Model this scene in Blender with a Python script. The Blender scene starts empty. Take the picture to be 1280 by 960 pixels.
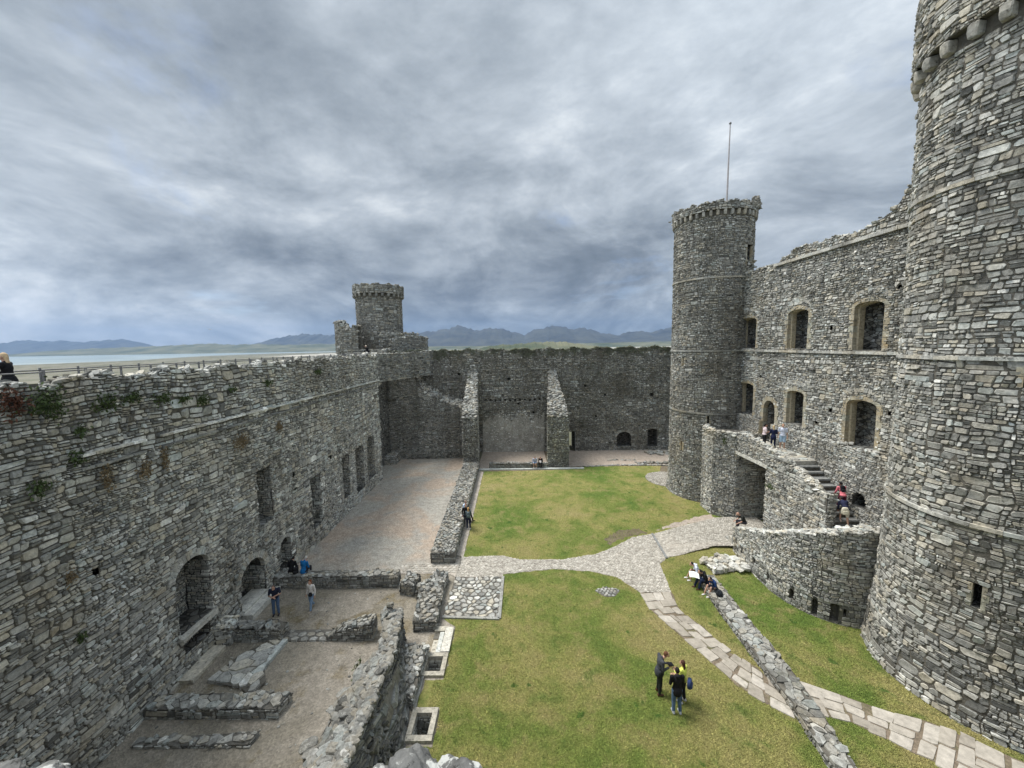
import bpy, math, random
import numpy as np
from mathutils import Vector, Matrix, geometry
PI=math.pi
rng=np.random.default_rng(7)
random.seed(7)
sc=bpy.context.scene
COL=sc.collection

# ------------------------------------------------------------------ materials
def newmat(name):
    m=bpy.data.materials.new(name); m.use_nodes=True
    nt=m.node_tree; b=nt.nodes['Principled BSDF']
    b.inputs['Roughness'].default_value=.92
    b.inputs['Specular IOR Level'].default_value=.25
    return m,nt,b
def N(nt,t,**k):
    n=nt.nodes.new(t)
    for a,v in k.items():
        if a in n.inputs.keys(): n.inputs[a].default_value=v
        else: setattr(n,a,v)
    return n
def L(nt,a,b): nt.links.new(a,b)
def ramp(nt,fac,stops,interp='LINEAR'):
    r=nt.nodes.new('ShaderNodeValToRGB'); r.color_ramp.interpolation=interp
    e=r.color_ramp.elements
    while len(e)>1: e.remove(e[0])
    e[0].position=stops[0][0]; e[0].color=(*stops[0][1],1)
    for p,c in stops[1:]:
        x=e.new(p); x.color=(*c,1)
    L(nt,fac,r.inputs[0]); return r.outputs[0]
def mix(nt,fac,a,b,mode='MIX'):
    m=nt.nodes.new('ShaderNodeMix'); m.data_type='RGBA'; m.blend_type=mode
    for s,v in ((m.inputs[0],fac),(m.inputs[6],a),(m.inputs[7],b)):
        if isinstance(v,(int,float)): s.default_value=v
        elif isinstance(v,tuple): s.default_value=(*v,1)
        else: L(nt,v,s)
    return m.outputs[2]
def noise(nt,vec,scale,detail=4,rough=.55,dist=0):
    n=N(nt,'ShaderNodeTexNoise'); n.inputs['Scale'].default_value=scale; n.inputs['Detail'].default_value=detail
    n.inputs['Roughness'].default_value=rough; n.inputs['Distortion'].default_value=dist
    L(nt,vec,n.inputs['Vector']); return n.outputs['Fac']
def g(x): return (x,x,x)
def pos(nt): return nt.nodes.new('ShaderNodeNewGeometry').outputs['Position']
def mapr(nt,v,a,b,c,d):
    m=nt.nodes.new('ShaderNodeMapRange'); L(nt,v,m.inputs[0])
    for i,x in enumerate((a,b,c,d)): m.inputs[i+1].default_value=x
    return m.outputs[0]
def mathn(nt,op,a,b=None):
    m=nt.nodes.new('ShaderNodeMath'); m.operation=op
    for i,v in enumerate((a,b)):
        if v is None: continue
        if isinstance(v,(int,float)): m.inputs[i].default_value=v
        else: L(nt,v,m.inputs[i])
    return m.outputs[0]
def bump(nt,b,h,strength=.5,dist=.02):
    n=nt.nodes.new('ShaderNodeBump'); n.inputs['Strength'].default_value=strength; n.inputs['Distance'].default_value=dist
    L(nt,h,n.inputs['Height']); L(nt,n.outputs[0],b.inputs['Normal'])

PAL=[(0,(.075,.076,.072)),(.12,(.15,.151,.142)),(.28,(.235,.236,.222)),(.46,(.31,.309,.29)),(.58,(.33,.305,.25)),(.70,(.39,.387,.36)),(.82,(.30,.325,.315)),(.91,(.48,.48,.455)),(1,(.60,.60,.57))]
def stone_mat(name,bright=1.0,warm=None,moss=0.0,mossz=None,ochre=.25,lichen=.5,stain=.5,patch=(.35,1.0)):
    """per-stone colour comes from the face attribute tint; weathering from noise"""
    m,nt,b=newmat(name); P=pos(nt)
    at=N(nt,'ShaderNodeAttribute',attribute_name='tint')
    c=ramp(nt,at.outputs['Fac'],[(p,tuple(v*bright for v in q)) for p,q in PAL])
    big=noise(nt,P,.33,5,.6,.4)
    c=mix(nt,mapr(nt,big,.42,.68,0,stain),c,mix(nt,1.0,c,(.50,.47,.42),'MULTIPLY'))
    och=noise(nt,P,.55,4,.6,.3)
    c=mix(nt,mapr(nt,och,.56,.72,0,ochre),c,(.36*bright,.285*bright,.175*bright))
    f1=noise(nt,P,9,6,.65); c=mix(nt,.85,c,ramp(nt,f1,[(.25,g(.5)),(.5,g(1.0)),(.75,g(1.5))]),'MULTIPLY')
    f2=noise(nt,P,4.3,7,.75,.2); c=mix(nt,mapr(nt,f2,.57,.64,0,lichen),c,(.52,.52,.485))
    f3=noise(nt,P,6.2,6,.72,.1); c=mix(nt,mapr(nt,f3,.58,.66,0,.75),c,(.035,.036,.032))
    if moss>0:
        mo=noise(nt,P,.9,6,.7,.3)
        if mossz is not None:
            sep=nt.nodes.new('ShaderNodeSeparateXYZ'); L(nt,P,sep.inputs[0])
            zf=mapr(nt,sep.outputs[2],mossz-1.0,mossz+.3,0,.22)
            mo=mathn(nt,'ADD',mo,zf)
        c=mix(nt,mapr(nt,mo,.58,.70,0,moss),c,(.045,.060,.022))
    st=N(nt,'ShaderNodeMapping'); st.inputs['Scale'].default_value=(1.9,1.9,.13); L(nt,P,st.inputs[0])
    c=mix(nt,.75,c,ramp(nt,noise(nt,st.outputs[0],1.0,6,.65,.2),[(.32,(.66,.65,.62)),(.46,g(1.02)),(.62,(1.24,1.23,1.19))]),'MULTIPLY')
    if warm: c=mix(nt,1.0,c,warm,'MULTIPLY')
    L(nt,c,b.inputs['Base Color'])
    bump(nt,b,noise(nt,P,26,6,.7),.6,.03)
    return m
def mortar_mat(name,c0=(.07,.066,.056),c1=(.21,.195,.165)):
    m,nt,b=newmat(name); P=pos(nt)
    c=ramp(nt,noise(nt,P,4,7,.7),[(.3,c0),(.75,c1)])
    L(nt,c,b.inputs['Base Color']); bump(nt,b,noise(nt,P,14,6,.7),.8,.05)
    return m
def rubble_mat(name,bright=1.0,sc_=(3.2,3.2,6.5)):
    """masonry for deep recesses and far faces: flattened cells with dark joints"""
    m,nt,b=newmat(name); P=pos(nt)
    mp=N(nt,'ShaderNodeMapping'); mp.inputs['Scale'].default_value=sc_; L(nt,P,mp.inputs[0])
    v=N(nt,'ShaderNodeTexVoronoi'); v.inputs['Scale'].default_value=1; L(nt,mp.outputs[0],v.inputs['Vector'])
    e=N(nt,'ShaderNodeTexVoronoi',feature='DISTANCE_TO_EDGE'); e.inputs['Scale'].default_value=1; L(nt,mp.outputs[0],e.inputs['Vector'])
    s=nt.nodes.new('ShaderNodeSeparateColor'); L(nt,v.outputs['Color'],s.inputs[0])
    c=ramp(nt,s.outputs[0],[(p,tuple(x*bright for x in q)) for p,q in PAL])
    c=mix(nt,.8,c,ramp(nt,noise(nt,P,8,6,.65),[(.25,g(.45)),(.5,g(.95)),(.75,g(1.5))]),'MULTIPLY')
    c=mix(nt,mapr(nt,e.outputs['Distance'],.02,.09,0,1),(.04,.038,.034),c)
    L(nt,c,b.inputs['Base Color'])
    h=mathn(nt,'ADD',mapr(nt,e.outputs['Distance'],0,.12,0,1),noise(nt,P,20,5,.7))
    bump(nt,b,h,.7,.06); return m
def plain_mat(name,col,rough=.8,var=.25,scale=12,metal=0,bmp=.2):
    m,nt,b=newmat(name); P=nt.nodes.new('ShaderNodeTexCoord').outputs['Object']
    f=noise(nt,P,scale,4,.6)
    c=ramp(nt,f,[(.3,tuple(x*(1-var) for x in col)),(.7,tuple(min(1,x*(1+var)) for x in col))])
    L(nt,c,b.inputs['Base Color']); b.inputs['Roughness'].default_value=rough; b.inputs['Metallic'].default_value=metal
    if bmp: bump(nt,b,f,bmp,.01)
    return m
M={}
M['west']=stone_mat('west_wall_stone',1.66,moss=.3,ochre=.24,lichen=.5,stain=.65)
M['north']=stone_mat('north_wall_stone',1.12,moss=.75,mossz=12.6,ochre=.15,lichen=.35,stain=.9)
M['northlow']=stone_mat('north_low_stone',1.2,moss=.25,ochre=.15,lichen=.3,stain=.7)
M['gate']=stone_mat('gatehouse_stone',1.40,moss=.12,ochre=.30,lichen=.5,stain=.45)
M['bigt']=stone_mat('near_turret_stone',1.36,moss=.12,ochre=.2,lichen=.55,stain=.75)
M['smallt']=stone_mat('far_turret_stone',1.12,moss=.18,ochre=.2,lichen=.45,stain=.7)
M['nwt']=stone_mat('northwest_tower_stone',1.0,moss=.3,ochre=.2,lichen=.45,stain=.6)
M['ruin']=stone_mat('ruin_stone',.92,moss=.4,ochre=.25,lichen=.6,stain=.5)
def cap_mat():
    m,nt,b=newmat('lichened_parapet'); P=pos(nt)
    c=ramp(nt,noise(nt,P,14,8,.7),[(.3,(.07,.07,.067)),(.5,(.15,.15,.143)),(.7,(.24,.24,.225))])
    c=mix(nt,mapr(nt,noise(nt,P,17,6,.62,.3),.555,.60,0,.85),c,(.52,.53,.50)); c=mix(nt,mapr(nt,noise(nt,P,32,5,.7,.1),.60,.65,0,.9),c,(.045,.045,.042))
    c=mix(nt,mapr(nt,noise(nt,P,9,4,.6,.1),.66,.70,0,.7),c,(.40,.36,.12))
    L(nt,c,b.inputs['Base Color']); bump(nt,b,noise(nt,P,70,8,.75),.7,.006); return m
M['cap']=cap_mat()
M['core']=stone_mat('core_stone',.68,moss=.35,ochre=.2,lichen=.45,stain=.4)
M['webmortar']=mortar_mat('lime_mortar',(.16,.15,.13),(.36,.34,.30))
M['mossy']=stone_mat('mossy_stone',1.1,moss=.95,ochre=.5,lichen=.5,stain=.3)
M['mortar']=mortar_mat('wall_joint')
M['mortarl']=mortar_mat('pale_joint',(.10,.095,.085),(.20,.19,.165))
M['rubble']=rubble_mat('rubble_masonry',.8)
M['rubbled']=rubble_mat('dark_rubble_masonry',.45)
M['dress']=stone_mat('dressed_sandstone',1.15,(1.0,.92,.78),moss=.2,ochre=.75,lichen=.25,stain=.3)
M['dressg']=stone_mat('dressed_grey',1.5,moss=.1,ochre=.25,lichen=.3,stain=.3)
M['slate']=plain_mat('slate_step',(.21,.215,.21),.7,.35,6)
M['slab']=stone_mat('paving_slab',1.25,moss=.12,ochre=.12,lichen=.1,stain=.3)
def slab_mat():
    m,nt,b=newmat('flagstone'); P=pos(nt)
    at=N(nt,'ShaderNodeAttribute',attribute_name='tint')
    c=ramp(nt,at.outputs['Fac'],[(0,(.31,.28,.235)),(.5,(.39,.355,.30)),(1,(.47,.435,.38))])
    c=mix(nt,.8,c,ramp(nt,noise(nt,P,5,7,.7),[(.3,g(.65)),(.7,g(1.25))]),'MULTIPLY')
    c=mix(nt,mapr(nt,noise(nt,P,2.2,6,.7),.58,.7,0,.6),c,(.13,.13,.09))
    L(nt,c,b.inputs['Base Color']); bump(nt,b,noise(nt,P,18,6,.7),.4,.02); return m
M['flag']=slab_mat()
def sett_mat():
    m,nt,b=newmat('pale_setts'); P=pos(nt)
    at=N(nt,'ShaderNodeAttribute',attribute_name='tint')
    c=ramp(nt,at.outputs['Fac'],[(0,(.27,.25,.215)),(.5,(.41,.385,.335)),(1,(.58,.55,.49))])
    c=mix(nt,.8,c,ramp(nt,noise(nt,P,7,6,.7),[(.3,g(.7)),(.7,g(1.2))]),'MULTIPLY')
    L(nt,c,b.inputs['Base Color']); bump(nt,b,noise(nt,P,22,5,.7),.4,.02); return m
M['sett']=sett_mat()
def gravel_mat(name,a,b_,patches):
    m,nt,b=newmat(name); P=pos(nt)
    c=mix(nt,mapr(nt,noise(nt,P,.22,4,.55,.6),.44,.58,0,1),a,b_)
    for (s,lo,hi,f,colr) in patches: c=mix(nt,mapr(nt,noise(nt,P,s,6,.65,.3),lo,hi,0,f),c,colr)
    v=N(nt,'ShaderNodeTexVoronoi'); v.inputs['Scale'].default_value=17; L(nt,P,v.inputs['Vector'])
    s=nt.nodes.new('ShaderNodeSeparateColor'); L(nt,v.outputs['Color'],s.inputs[0])
    c=mix(nt,.9,c,ramp(nt,s.outputs[0],[(0,g(.78)),(.5,g(1.0)),(1,g(1.28))]),'MULTIPLY')
    c=mix(nt,.9,c,ramp(nt,noise(nt,P,2.2,9,.75),[(.3,g(.66)),(.7,g(1.25))]),'MULTIPLY')
    L(nt,c,b.inputs['Base Color']); bump(nt,b,v.outputs['Distance'],.6,.03); return m
M['hallfloor']=gravel_mat('hall_gravel',(.38,.36,.315),(.42,.345,.275),[(.5,.53,.64,.8,(.35,.335,.30))])
M['kitchen']=gravel_mat('kitchen_gravel',(.25,.225,.18),(.30,.27,.225),[(.35,.53,.62,.75,(.17,.135,.07)),(1.3,.58,.7,.5,(.38,.35,.30))])
M['pink']=gravel_mat('pink_gravel',(.40,.335,.275),(.36,.31,.26),[(.8,.55,.7,.5,(.32,.28,.24))])
M['earth']=gravel_mat('bare_earth',(.16,.13,.09),(.20,.16,.12),[(1.2,.5,.65,.6,(.10,.11,.045))])
M['strip']=gravel_mat('gravel_strip',(.40,.36,.31),(.42,.38,.325),[(1.5,.55,.7,.4,(.22,.20,.16))])
def lawn_mat():
    m,nt,b=newmat('lawn_grass'); P=pos(nt)
    big=noise(nt,P,.19,5,.6,.5); mid=noise(nt,P,.9,6,.65,.3); fine=noise(nt,P,9,7,.75); vf=noise(nt,P,38,5,.8)
    c=ramp(nt,big,[(.32,(.125,.190,.038)),(.45,(.185,.222,.055)),(.55,(.275,.268,.088)),(.72,(.36,.30,.145))])
    c=mix(nt,mapr(nt,mid,.50,.66,0,.8),c,(.30,.265,.11))
    c=mix(nt,mapr(nt,mid,.47,.34,0,.7),c,(.105,.165,.035))
    t=noise(nt,P,1.1,4,.55,.2); c=mix(nt,mapr(nt,t,.655,.70,0,.75),c,(.045,.115,.018))
    c=mix(nt,.9,c,ramp(nt,fine,[(.28,g(.68)),(.5,g(.98)),(.72,g(1.35))]),'MULTIPLY')
    c=mix(nt,.8,c,ramp(nt,vf,[(.28,g(.55)),(.5,g(1)),(.72,g(1.6))]),'MULTIPLY')
    L(nt,c,b.inputs['Base Color']); bump(nt,b,mathn(nt,'ADD',vf,fine),1.0,.06); return m
M['lawn']=lawn_mat()
def blade_mat():
    m,nt,b=newmat('grass_blades'); P=pos(nt)
    at=N(nt,'ShaderNodeAttribute',attribute_name='tint')
    big=noise(nt,P,.19,5,.6,.5); mid=noise(nt,P,.9,6,.65,.3)
    c=ramp(nt,big,[(.32,(.140,.215,.042)),(.45,(.205,.248,.062)),(.55,(.30,.292,.10)),(.72,(.39,.325,.155))])
    c=mix(nt,mapr(nt,mid,.50,.66,0,.8),c,(.33,.29,.12))
    c=mix(nt,mapr(nt,mid,.47,.34,0,.7),c,(.115,.18,.036))
    t=noise(nt,P,1.1,4,.55,.2); c=mix(nt,mapr(nt,t,.655,.70,0,.75),c,(.05,.125,.02))
    c=mix(nt,.9,c,ramp(nt,at.outputs['Fac'],[(0,g(.65)),(.6,g(1)),(1,(1.55,1.5,1.45))]),'MULTIPLY')
    L(nt,c,b.inputs['Base Color']); return m
M['blade']=blade_mat()
M['metal']=plain_mat('galvanised_steel',(.20,.20,.20),.5,.3,8,.6)
M['white']=plain_mat('painted_pole',(.42,.40,.40),.5,.15,6)
M['leaf']=plain_mat('wall_fern_leaf',(.07,.10,.035),.7,.45,9,0,0)
M['dryleaf']=plain_mat('dead_grass_tuft',(.24,.185,.11),.9,.4,9,0,0)
M['redleaf']=plain_mat('reddish_plant_leaf',(.12,.055,.035),.9,.4,9,0,0)

# ------------------------------------------------------------------ mesh builder
class MB:
    def __init__(s): s.V=[];s.L=[];s.T=[];s.A=[];s.MI=[];s.n=0
    def add(s,V,F,tint=.5,mi=0):
        V=np.asarray(V,float).reshape(-1,3); F=np.asarray(F,int)
        if len(F)==0: return
        m,k=F.shape
        s.V.append(V); s.L.append((F+s.n).ravel()); s.T.append(np.full(m,k))
        s.A.append(np.broadcast_to(np.asarray(tint,float),(m,)).copy()); s.MI.append(np.full(m,mi)); s.n+=len(V)
    def build(s,name,mats,parent=None):
        if not s.V: return None
        me=bpy.data.meshes.new(name)
        V=np.concatenate(s.V); Lp=np.concatenate(s.L); T=np.concatenate(s.T)
        me.vertices.add(len(V)); me.vertices.foreach_set('co',V.ravel())
        me.loops.add(len(Lp)); me.loops.foreach_set('vertex_index',Lp.astype(np.int32))
        me.polygons.add(len(T)); st=np.concatenate([[0],np.cumsum(T)[:-1]])
        me.polygons.foreach_set('loop_start',st.astype(np.int32)); me.polygons.foreach_set('loop_total',T.astype(np.int32))
        me.polygons.foreach_set('material_index',np.concatenate(s.MI).astype(np.int32))
        a=me.attributes.new('tint','FLOAT','FACE'); a.data.foreach_set('value',np.concatenate(s.A).astype(np.float32))
        me.polygons.foreach_set('use_smooth',np.zeros(len(T),bool)); me.update(calc_edges=True); me.validate()
        for m in mats: me.materials.append(M[m] if isinstance(m,str) else m)
        o=bpy.data.objects.new(name,me); COL.objects.link(o)
        if parent: o.parent=parent
        return o
def tag(o,label=None,cat=None,group=None,kind=None):
    if label: o['label']=label
    if cat: o['category']=cat
    if group: o['group']=group
    if kind: o['kind']=kind
    return o
def empty(name,loc=(0,0,0),rz=0,label=None,cat=None,group=None):
    o=bpy.data.objects.new(name,None); o.empty_display_size=.3; o.location=loc; o.rotation_euler=(0,0,rz); COL.objects.link(o)
    return tag(o,label,cat,group)

def box(mb,x0,x1,y0,y1,z0,z1,tint=.5,mi=0,jit=0):
    v=np.array([[x,y,z] for z in (z0,z1) for y in (y0,y1) for x in (x0,x1)],float)
    if jit: v+=rng.uniform(-jit,jit,v.shape)
    mb.add(v,[[0,2,3,1],[4,5,7,6],[0,1,5,4],[2,6,7,3],[0,4,6,2],[1,3,7,5]],tint,mi)
def fbox(mb,f,u0,u1,v0,v1,d0,d1,tint=.5,mi=0,nu=1):
    us=np.linspace(u0,u1,nu+1)
    for a,b in zip(us[:-1],us[1:]):
        u=np.array([a,b,a,b,a,b,a,b]);v=np.array([v0,v0,v1,v1,v0,v0,v1,v1]);d=np.array([d0]*4+[d1]*4)
        mb.add(f(u,v,d),[[0,1,3,2],[4,6,7,5],[0,4,5,1],[2,3,7,6],[0,2,6,4],[1,5,7,3]],tint,mi)

# smooth 1-D / 2-D wobble
_ph=rng.uniform(0,6.28,40)
def wob(u,v=0,a=1,k=1.0):
    return a*(np.sin(u*1.3*k+_ph[0]+1.7*np.sin(v*.9*k+_ph[1]))*.5+np.sin(u*3.1*k+v*2.3*k+_ph[2])*.3+np.sin(u*.47*k-v*1.9*k+_ph[3])*.4)
def emit_stones(mb,f,U,Vv,hd,d=.05,tint=None,mi=0,base=-.03,inner=.80,keep=None,tilt=.35):
    """U,Vv: (n,8) outlines in wall coordinates; hd: (n,) height of each face"""
    n=len(U)
    if n==0: return
    cu=U.mean(1,keepdims=True); cv=Vv.mean(1,keepdims=True)
    k=U.shape[1]
    if keep is not None:      # keep(u,v)-> True where masonry may stand
        ok=keep(cu[:,0],cv[:,0]); U,Vv,hd,cu,cv=U[ok],Vv[ok],hd[ok],cu[ok],cv[ok]; n=len(U)
        if tint is not None: tint=tint[ok]
        for _ in range(7):
            bad=~keep(U,Vv); 
            if not bad.any(): break
            bb=bad[:, :, None] if False else bad
            U=np.where(bb,cu+(U-cu)*.8,U); Vv=np.where(bb,cv+(Vv-cv)*.8,Vv)
    if n==0: return
    if tint is None: tint=rng.beta(1.6,1.7,n)
    ui=cu+(U-cu)*inner; vi=cv+(Vv-cv)*inner
    t1=rng.normal(0,tilt,(n,1)); t2=rng.normal(0,tilt,(n,1))
    sz=np.maximum(U.max(1)-U.min(1),1e-3)[:,None]
    di=hd[:,None]+t1*(ui-cu)/sz*d+t2*(vi-cv)/sz*d+rng.normal(0,.06,ui.shape)*d
    A=f(U.ravel(),Vv.ravel(),np.full(U.size,base)); B=f(ui.ravel(),vi.ravel(),di.ravel())
    V=np.concatenate([A.reshape(n,k,3),B.reshape(n,k,3)],1).reshape(-1,3)
    o=(np.arange(n)*2*k)[:,None,None]; i=np.arange(k); j=(i+1)%k
    side=np.stack([i,j,j+k,i+k],-1)[None]+o
    cap=np.arange(k,2*k)[None,None]+o
    nb=mb.n
    mb.add(V,side.reshape(-1,4),np.repeat(tint,k),mi)
    # caps reuse the vertices just added
    F=cap.reshape(-1,k); m=len(F)
    mb.L.append((F+nb).ravel()); mb.T.append(np.full(m,k)); mb.A.append(tint.copy()); mb.MI.append(np.full(m,mi))
SZ=.77
def masonry(mb,f,u0,u1,v0,v1,rh=(.13,.27),ar=(1.0,2.7),d=.06,gap=.016,keep=None,mi=0,warp=.05,tfun=None,split=.35,base=-.03,inner=.87,tilt=.5,block=True):
    Us=[];Vs=[]
    if u1-u0>3.2 and block:
        e=[u0]
        while e[-1]<u1-2.4: e.append(e[-1]+rng.uniform(1.1,3.0))
        if u1-e[-1]<.8: e.pop()
        e.append(u1)
        for a,b in zip(e[:-1],e[1:]):
            q=rng.uniform(.78,1.28); masonry(mb,f,a,b,v0,v1,(rh[0]*q,rh[1]*q),ar,d,gap,keep,mi,warp,tfun,split,base,inner,tilt,False)
        return
    v=v0-(rng.uniform(0,rh[0]) if not block else 0)
    v0_,v0=v0,v
    if v1-v0>1.5: rh=(rh[0]*SZ,rh[1]*SZ)
    while v<v1:
        h=rng.uniform(*rh)*rng.choice([.75,1,1,1,1.3,1.65],p=[.15,.3,.2,.15,.12,.08]); h=min(h,v1-v+.04)
        if v1-v<rh[0]*.6: break
        n=int((u1-u0)/(h*ar[0]*.7))+6
        w=h*rng.uniform(ar[0],ar[1],n)*np.where(rng.random(n)<.12,1.6,1)*np.where(rng.random(n)<.15,.6,1)
        e=u0+np.concatenate([[0],np.cumsum(w)]); e=e[e<u1-h*.3]; e=np.append(e,u1)
        a,b=e[:-1],e[1:]; lo=np.full(len(a),v); hi=np.full(len(a),v+h)
        if h>rh[0]*1.35:
            sp=rng.random(len(a))<split; m=v+h*rng.uniform(.35,.65,len(a))
            a=np.concatenate([a,a[sp]]); b=np.concatenate([b,b[sp]]); lo2=np.where(sp,m,lo)
            hi=np.concatenate([hi,m[sp]]); lo=np.concatenate([lo2,lo[sp]])
        g1=gap*.5
        a=a+g1;b=b-g1;lo=lo+g1;hi=hi-g1
        W=(b-a)[:,None];H=(hi-lo)[:,None]; mn=np.minimum(W,H)
        sh=rng.normal(0,.10,len(a))[:,None]*H; c=rng.uniform(.04,.34,(len(a),8))*mn
        lo=lo[:,None]-0;hi=hi[:,None]-0;lo=lo+np.abs(sh)*.5;hi=hi-np.abs(sh)*.5+sh*.3;lo=lo[:,0];hi=hi[:,0]
        u=np.stack([a+c[:,0],b-c[:,1],b,b,b-c[:,4],a+c[:,5],a,a],1)
        vv=np.stack([lo,lo,lo+c[:,2],hi-c[:,3],hi,hi,hi-c[:,6],lo+c[:,7]],1)
        u=u+rng.normal(0,.05,u.shape)*mn; vv=vv+rng.normal(0,.06,vv.shape)*mn
        Us.append(u);Vs.append(vv); v+=h
    U=np.concatenate(Us);V=np.concatenate(Vs)
    U=U+.06*np.sin(V*1.7+1.3*np.sin(V*1.1+U*.3))+.03*np.sin(V*6.1+U*.5); V=V+wob(U*.8,V*.8,warp)+wob(V*2.7+3,U*2.9,warp*.35); U=U+wob(V*.9,U*.7,warp*.6)
    v0=v0_
    V=np.clip(V,v0-.02,v1+.06)
    n=len(U)
    hd=np.abs(rng.normal(d*.25,d*.30,n))+.006
    t=rng.beta(1.5,1.7,n)
    if tfun is not None: t=np.clip(t+tfun(U.mean(1),V.mean(1)),0,1)
    emit_stones(mb,f,U,V,hd,d,t,mi,base,inner,keep,tilt)
def backing(mb,f,u0,u1,v0,v1,openings=(),top=None,mi=1,du=.25,vbreaks=(),d=-.012):
    us=set(np.linspace(u0,u1,max(2,int((u1-u0)/du)+1)).tolist())
    for op in openings:
        us|={op[0],op[1]}|set(np.linspace(op[0],op[1],9).tolist())
    us=sorted(x for x in us if u0<=x<=u1)
    for a,b in zip(us[:-1],us[1:]):
        if b-a<1e-6: continue
        m=(a+b)/2; t=v1 if top is None else float(top(m))
        cuts=[(v0,t)]
        for op in openings:
            if op[0]-1e-9<=m<=op[1]+1e-9:
                lo,hi=op[2],archtop(op,m); new=[]
                for (p,q) in cuts:
                    if hi<=p or lo>=q: new.append((p,q)); continue
                    if lo>p: new.append((p,lo))
                    if hi<q: new.append((hi,q))
                cuts=new
        for p,q in cuts:
            ks=[p]+[x for x in vbreaks if p<x<q]+[q]
            for x,y in zip(ks[:-1],ks[1:]):
                mb.add(f(np.array([a,b,b,a]),np.array([x,x,y,y]),np.full(4,d)),[[0,1,2,3]],.5,mi)
def archtop(op,m):
    u0,u1,lo,sp,rise=op[:5]
    t=(m-(u0+u1)/2)/((u1-u0)/2)
    return sp+rise*math.sqrt(max(0,1-t*t)) if rise else sp
def keepfun(openings,top=None,extra=None):
    def k(u,v):
        ok=np.ones(np.shape(u),bool)
        for op in openings:
            u0,u1,lo,sp,rise=op[:5]
            t=np.clip((u-(u0+u1)/2)/((u1-u0)/2),-1,1)
            hi=sp+rise*np.sqrt(1-t*t)
            ok&=~((u>u0)&(u<u1)&(v>lo)&(v<hi))
        if top is not None: ok&=(v<=top(u))
        if extra is not None: ok&=extra(u,v)
        return ok
    return k
def outline(op,n=10,bottom=True):
    u0,u1,lo,sp,rise=op[:5]
    pts=[(u1,lo),(u1,sp)]
    if rise:
        for i in range(1,n):
            a=PI*i/n; pts.append(((u0+u1)/2+math.cos(a)*(u1-u0)/2,sp+rise*math.sin(a)))
    pts+= [(u0,sp),(u0,lo)]
    return pts
def recess(mb,f,op,depth,mi=2,back=True,splay=0,slope=0):
    pts=outline(op); n=len(pts); c=((op[0]+op[1])/2)
    u=np.array([p[0] for p in pts]);v=np.array([p[1] for p in pts])
    ui=c+(u-c)*(1+splay)
    A=f(u,v,np.full(n,-.01)); B=f(ui,v+np.where(v==op[2],slope,0),np.full(n,-depth))
    mb.add(np.concatenate([A,B]),[[i,(i+1)%n,(i+1)%n+n,i+n] for i in range(n)],.5,mi)
    if back: mb.add(B,[list(range(n))],.5,mi)
def surround(mb,f,op,w=.24,proud=.035,mi=0,inset=.25,sill=False):
    """dressed blocks round an opening, each a separate stone"""
    pts=outline(op,10)
    c=Vector(((op[0]+op[1])/2,op[3]))
    P=[]
    for p in pts:
        p=Vector(p)
        if p.y<=op[3]+1e-6: p.x+=.014*(1 if p.x<c.x else -1)
        else: p=p-(p-c).normalized()*.014
        P.append(p)
    segs=[]
    for a,b in zip(P[:-1],P[1:]):
        ln=(b-a).length; k=max(1,round(ln/.32))
        for i in range(k): segs.append((a.lerp(b,i/k),a.lerp(b,(i+1)/k)))
    for i,(a,b) in enumerate(segs):
        def out(p):
            if p.y<=op[3]+1e-6: return Vector((p.x+(1 if p.x>c.x else -1),p.y))-p
            return (p-c).normalized()
        ww=w*(1.25 if i%2 else .85) if a.y<=op[3]+1e-6 and b.y<=op[3]+1e-6 else w
        oa,ob=a+out(a)*ww,b+out(b)*ww
        e=(b-a)*.03; a2=a+e;b2=b-e;oa2=oa+e;ob2=ob-e
        q=[a2,b2,ob2,oa2]
        u=np.array([x.x for x in q]*2); v=np.array([x.y for x in q]*2)
        pr=proud+random.uniform(-.008,.008)
        dd=np.array([-inset]*4+[pr]*4)
        mb.add(f(u,v,dd),[[4,5,6,7],[0,1,5,4],[1,2,6,5],[2,3,7,6],[3,0,4,7]],random.uniform(.45,.85),mi)
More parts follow.
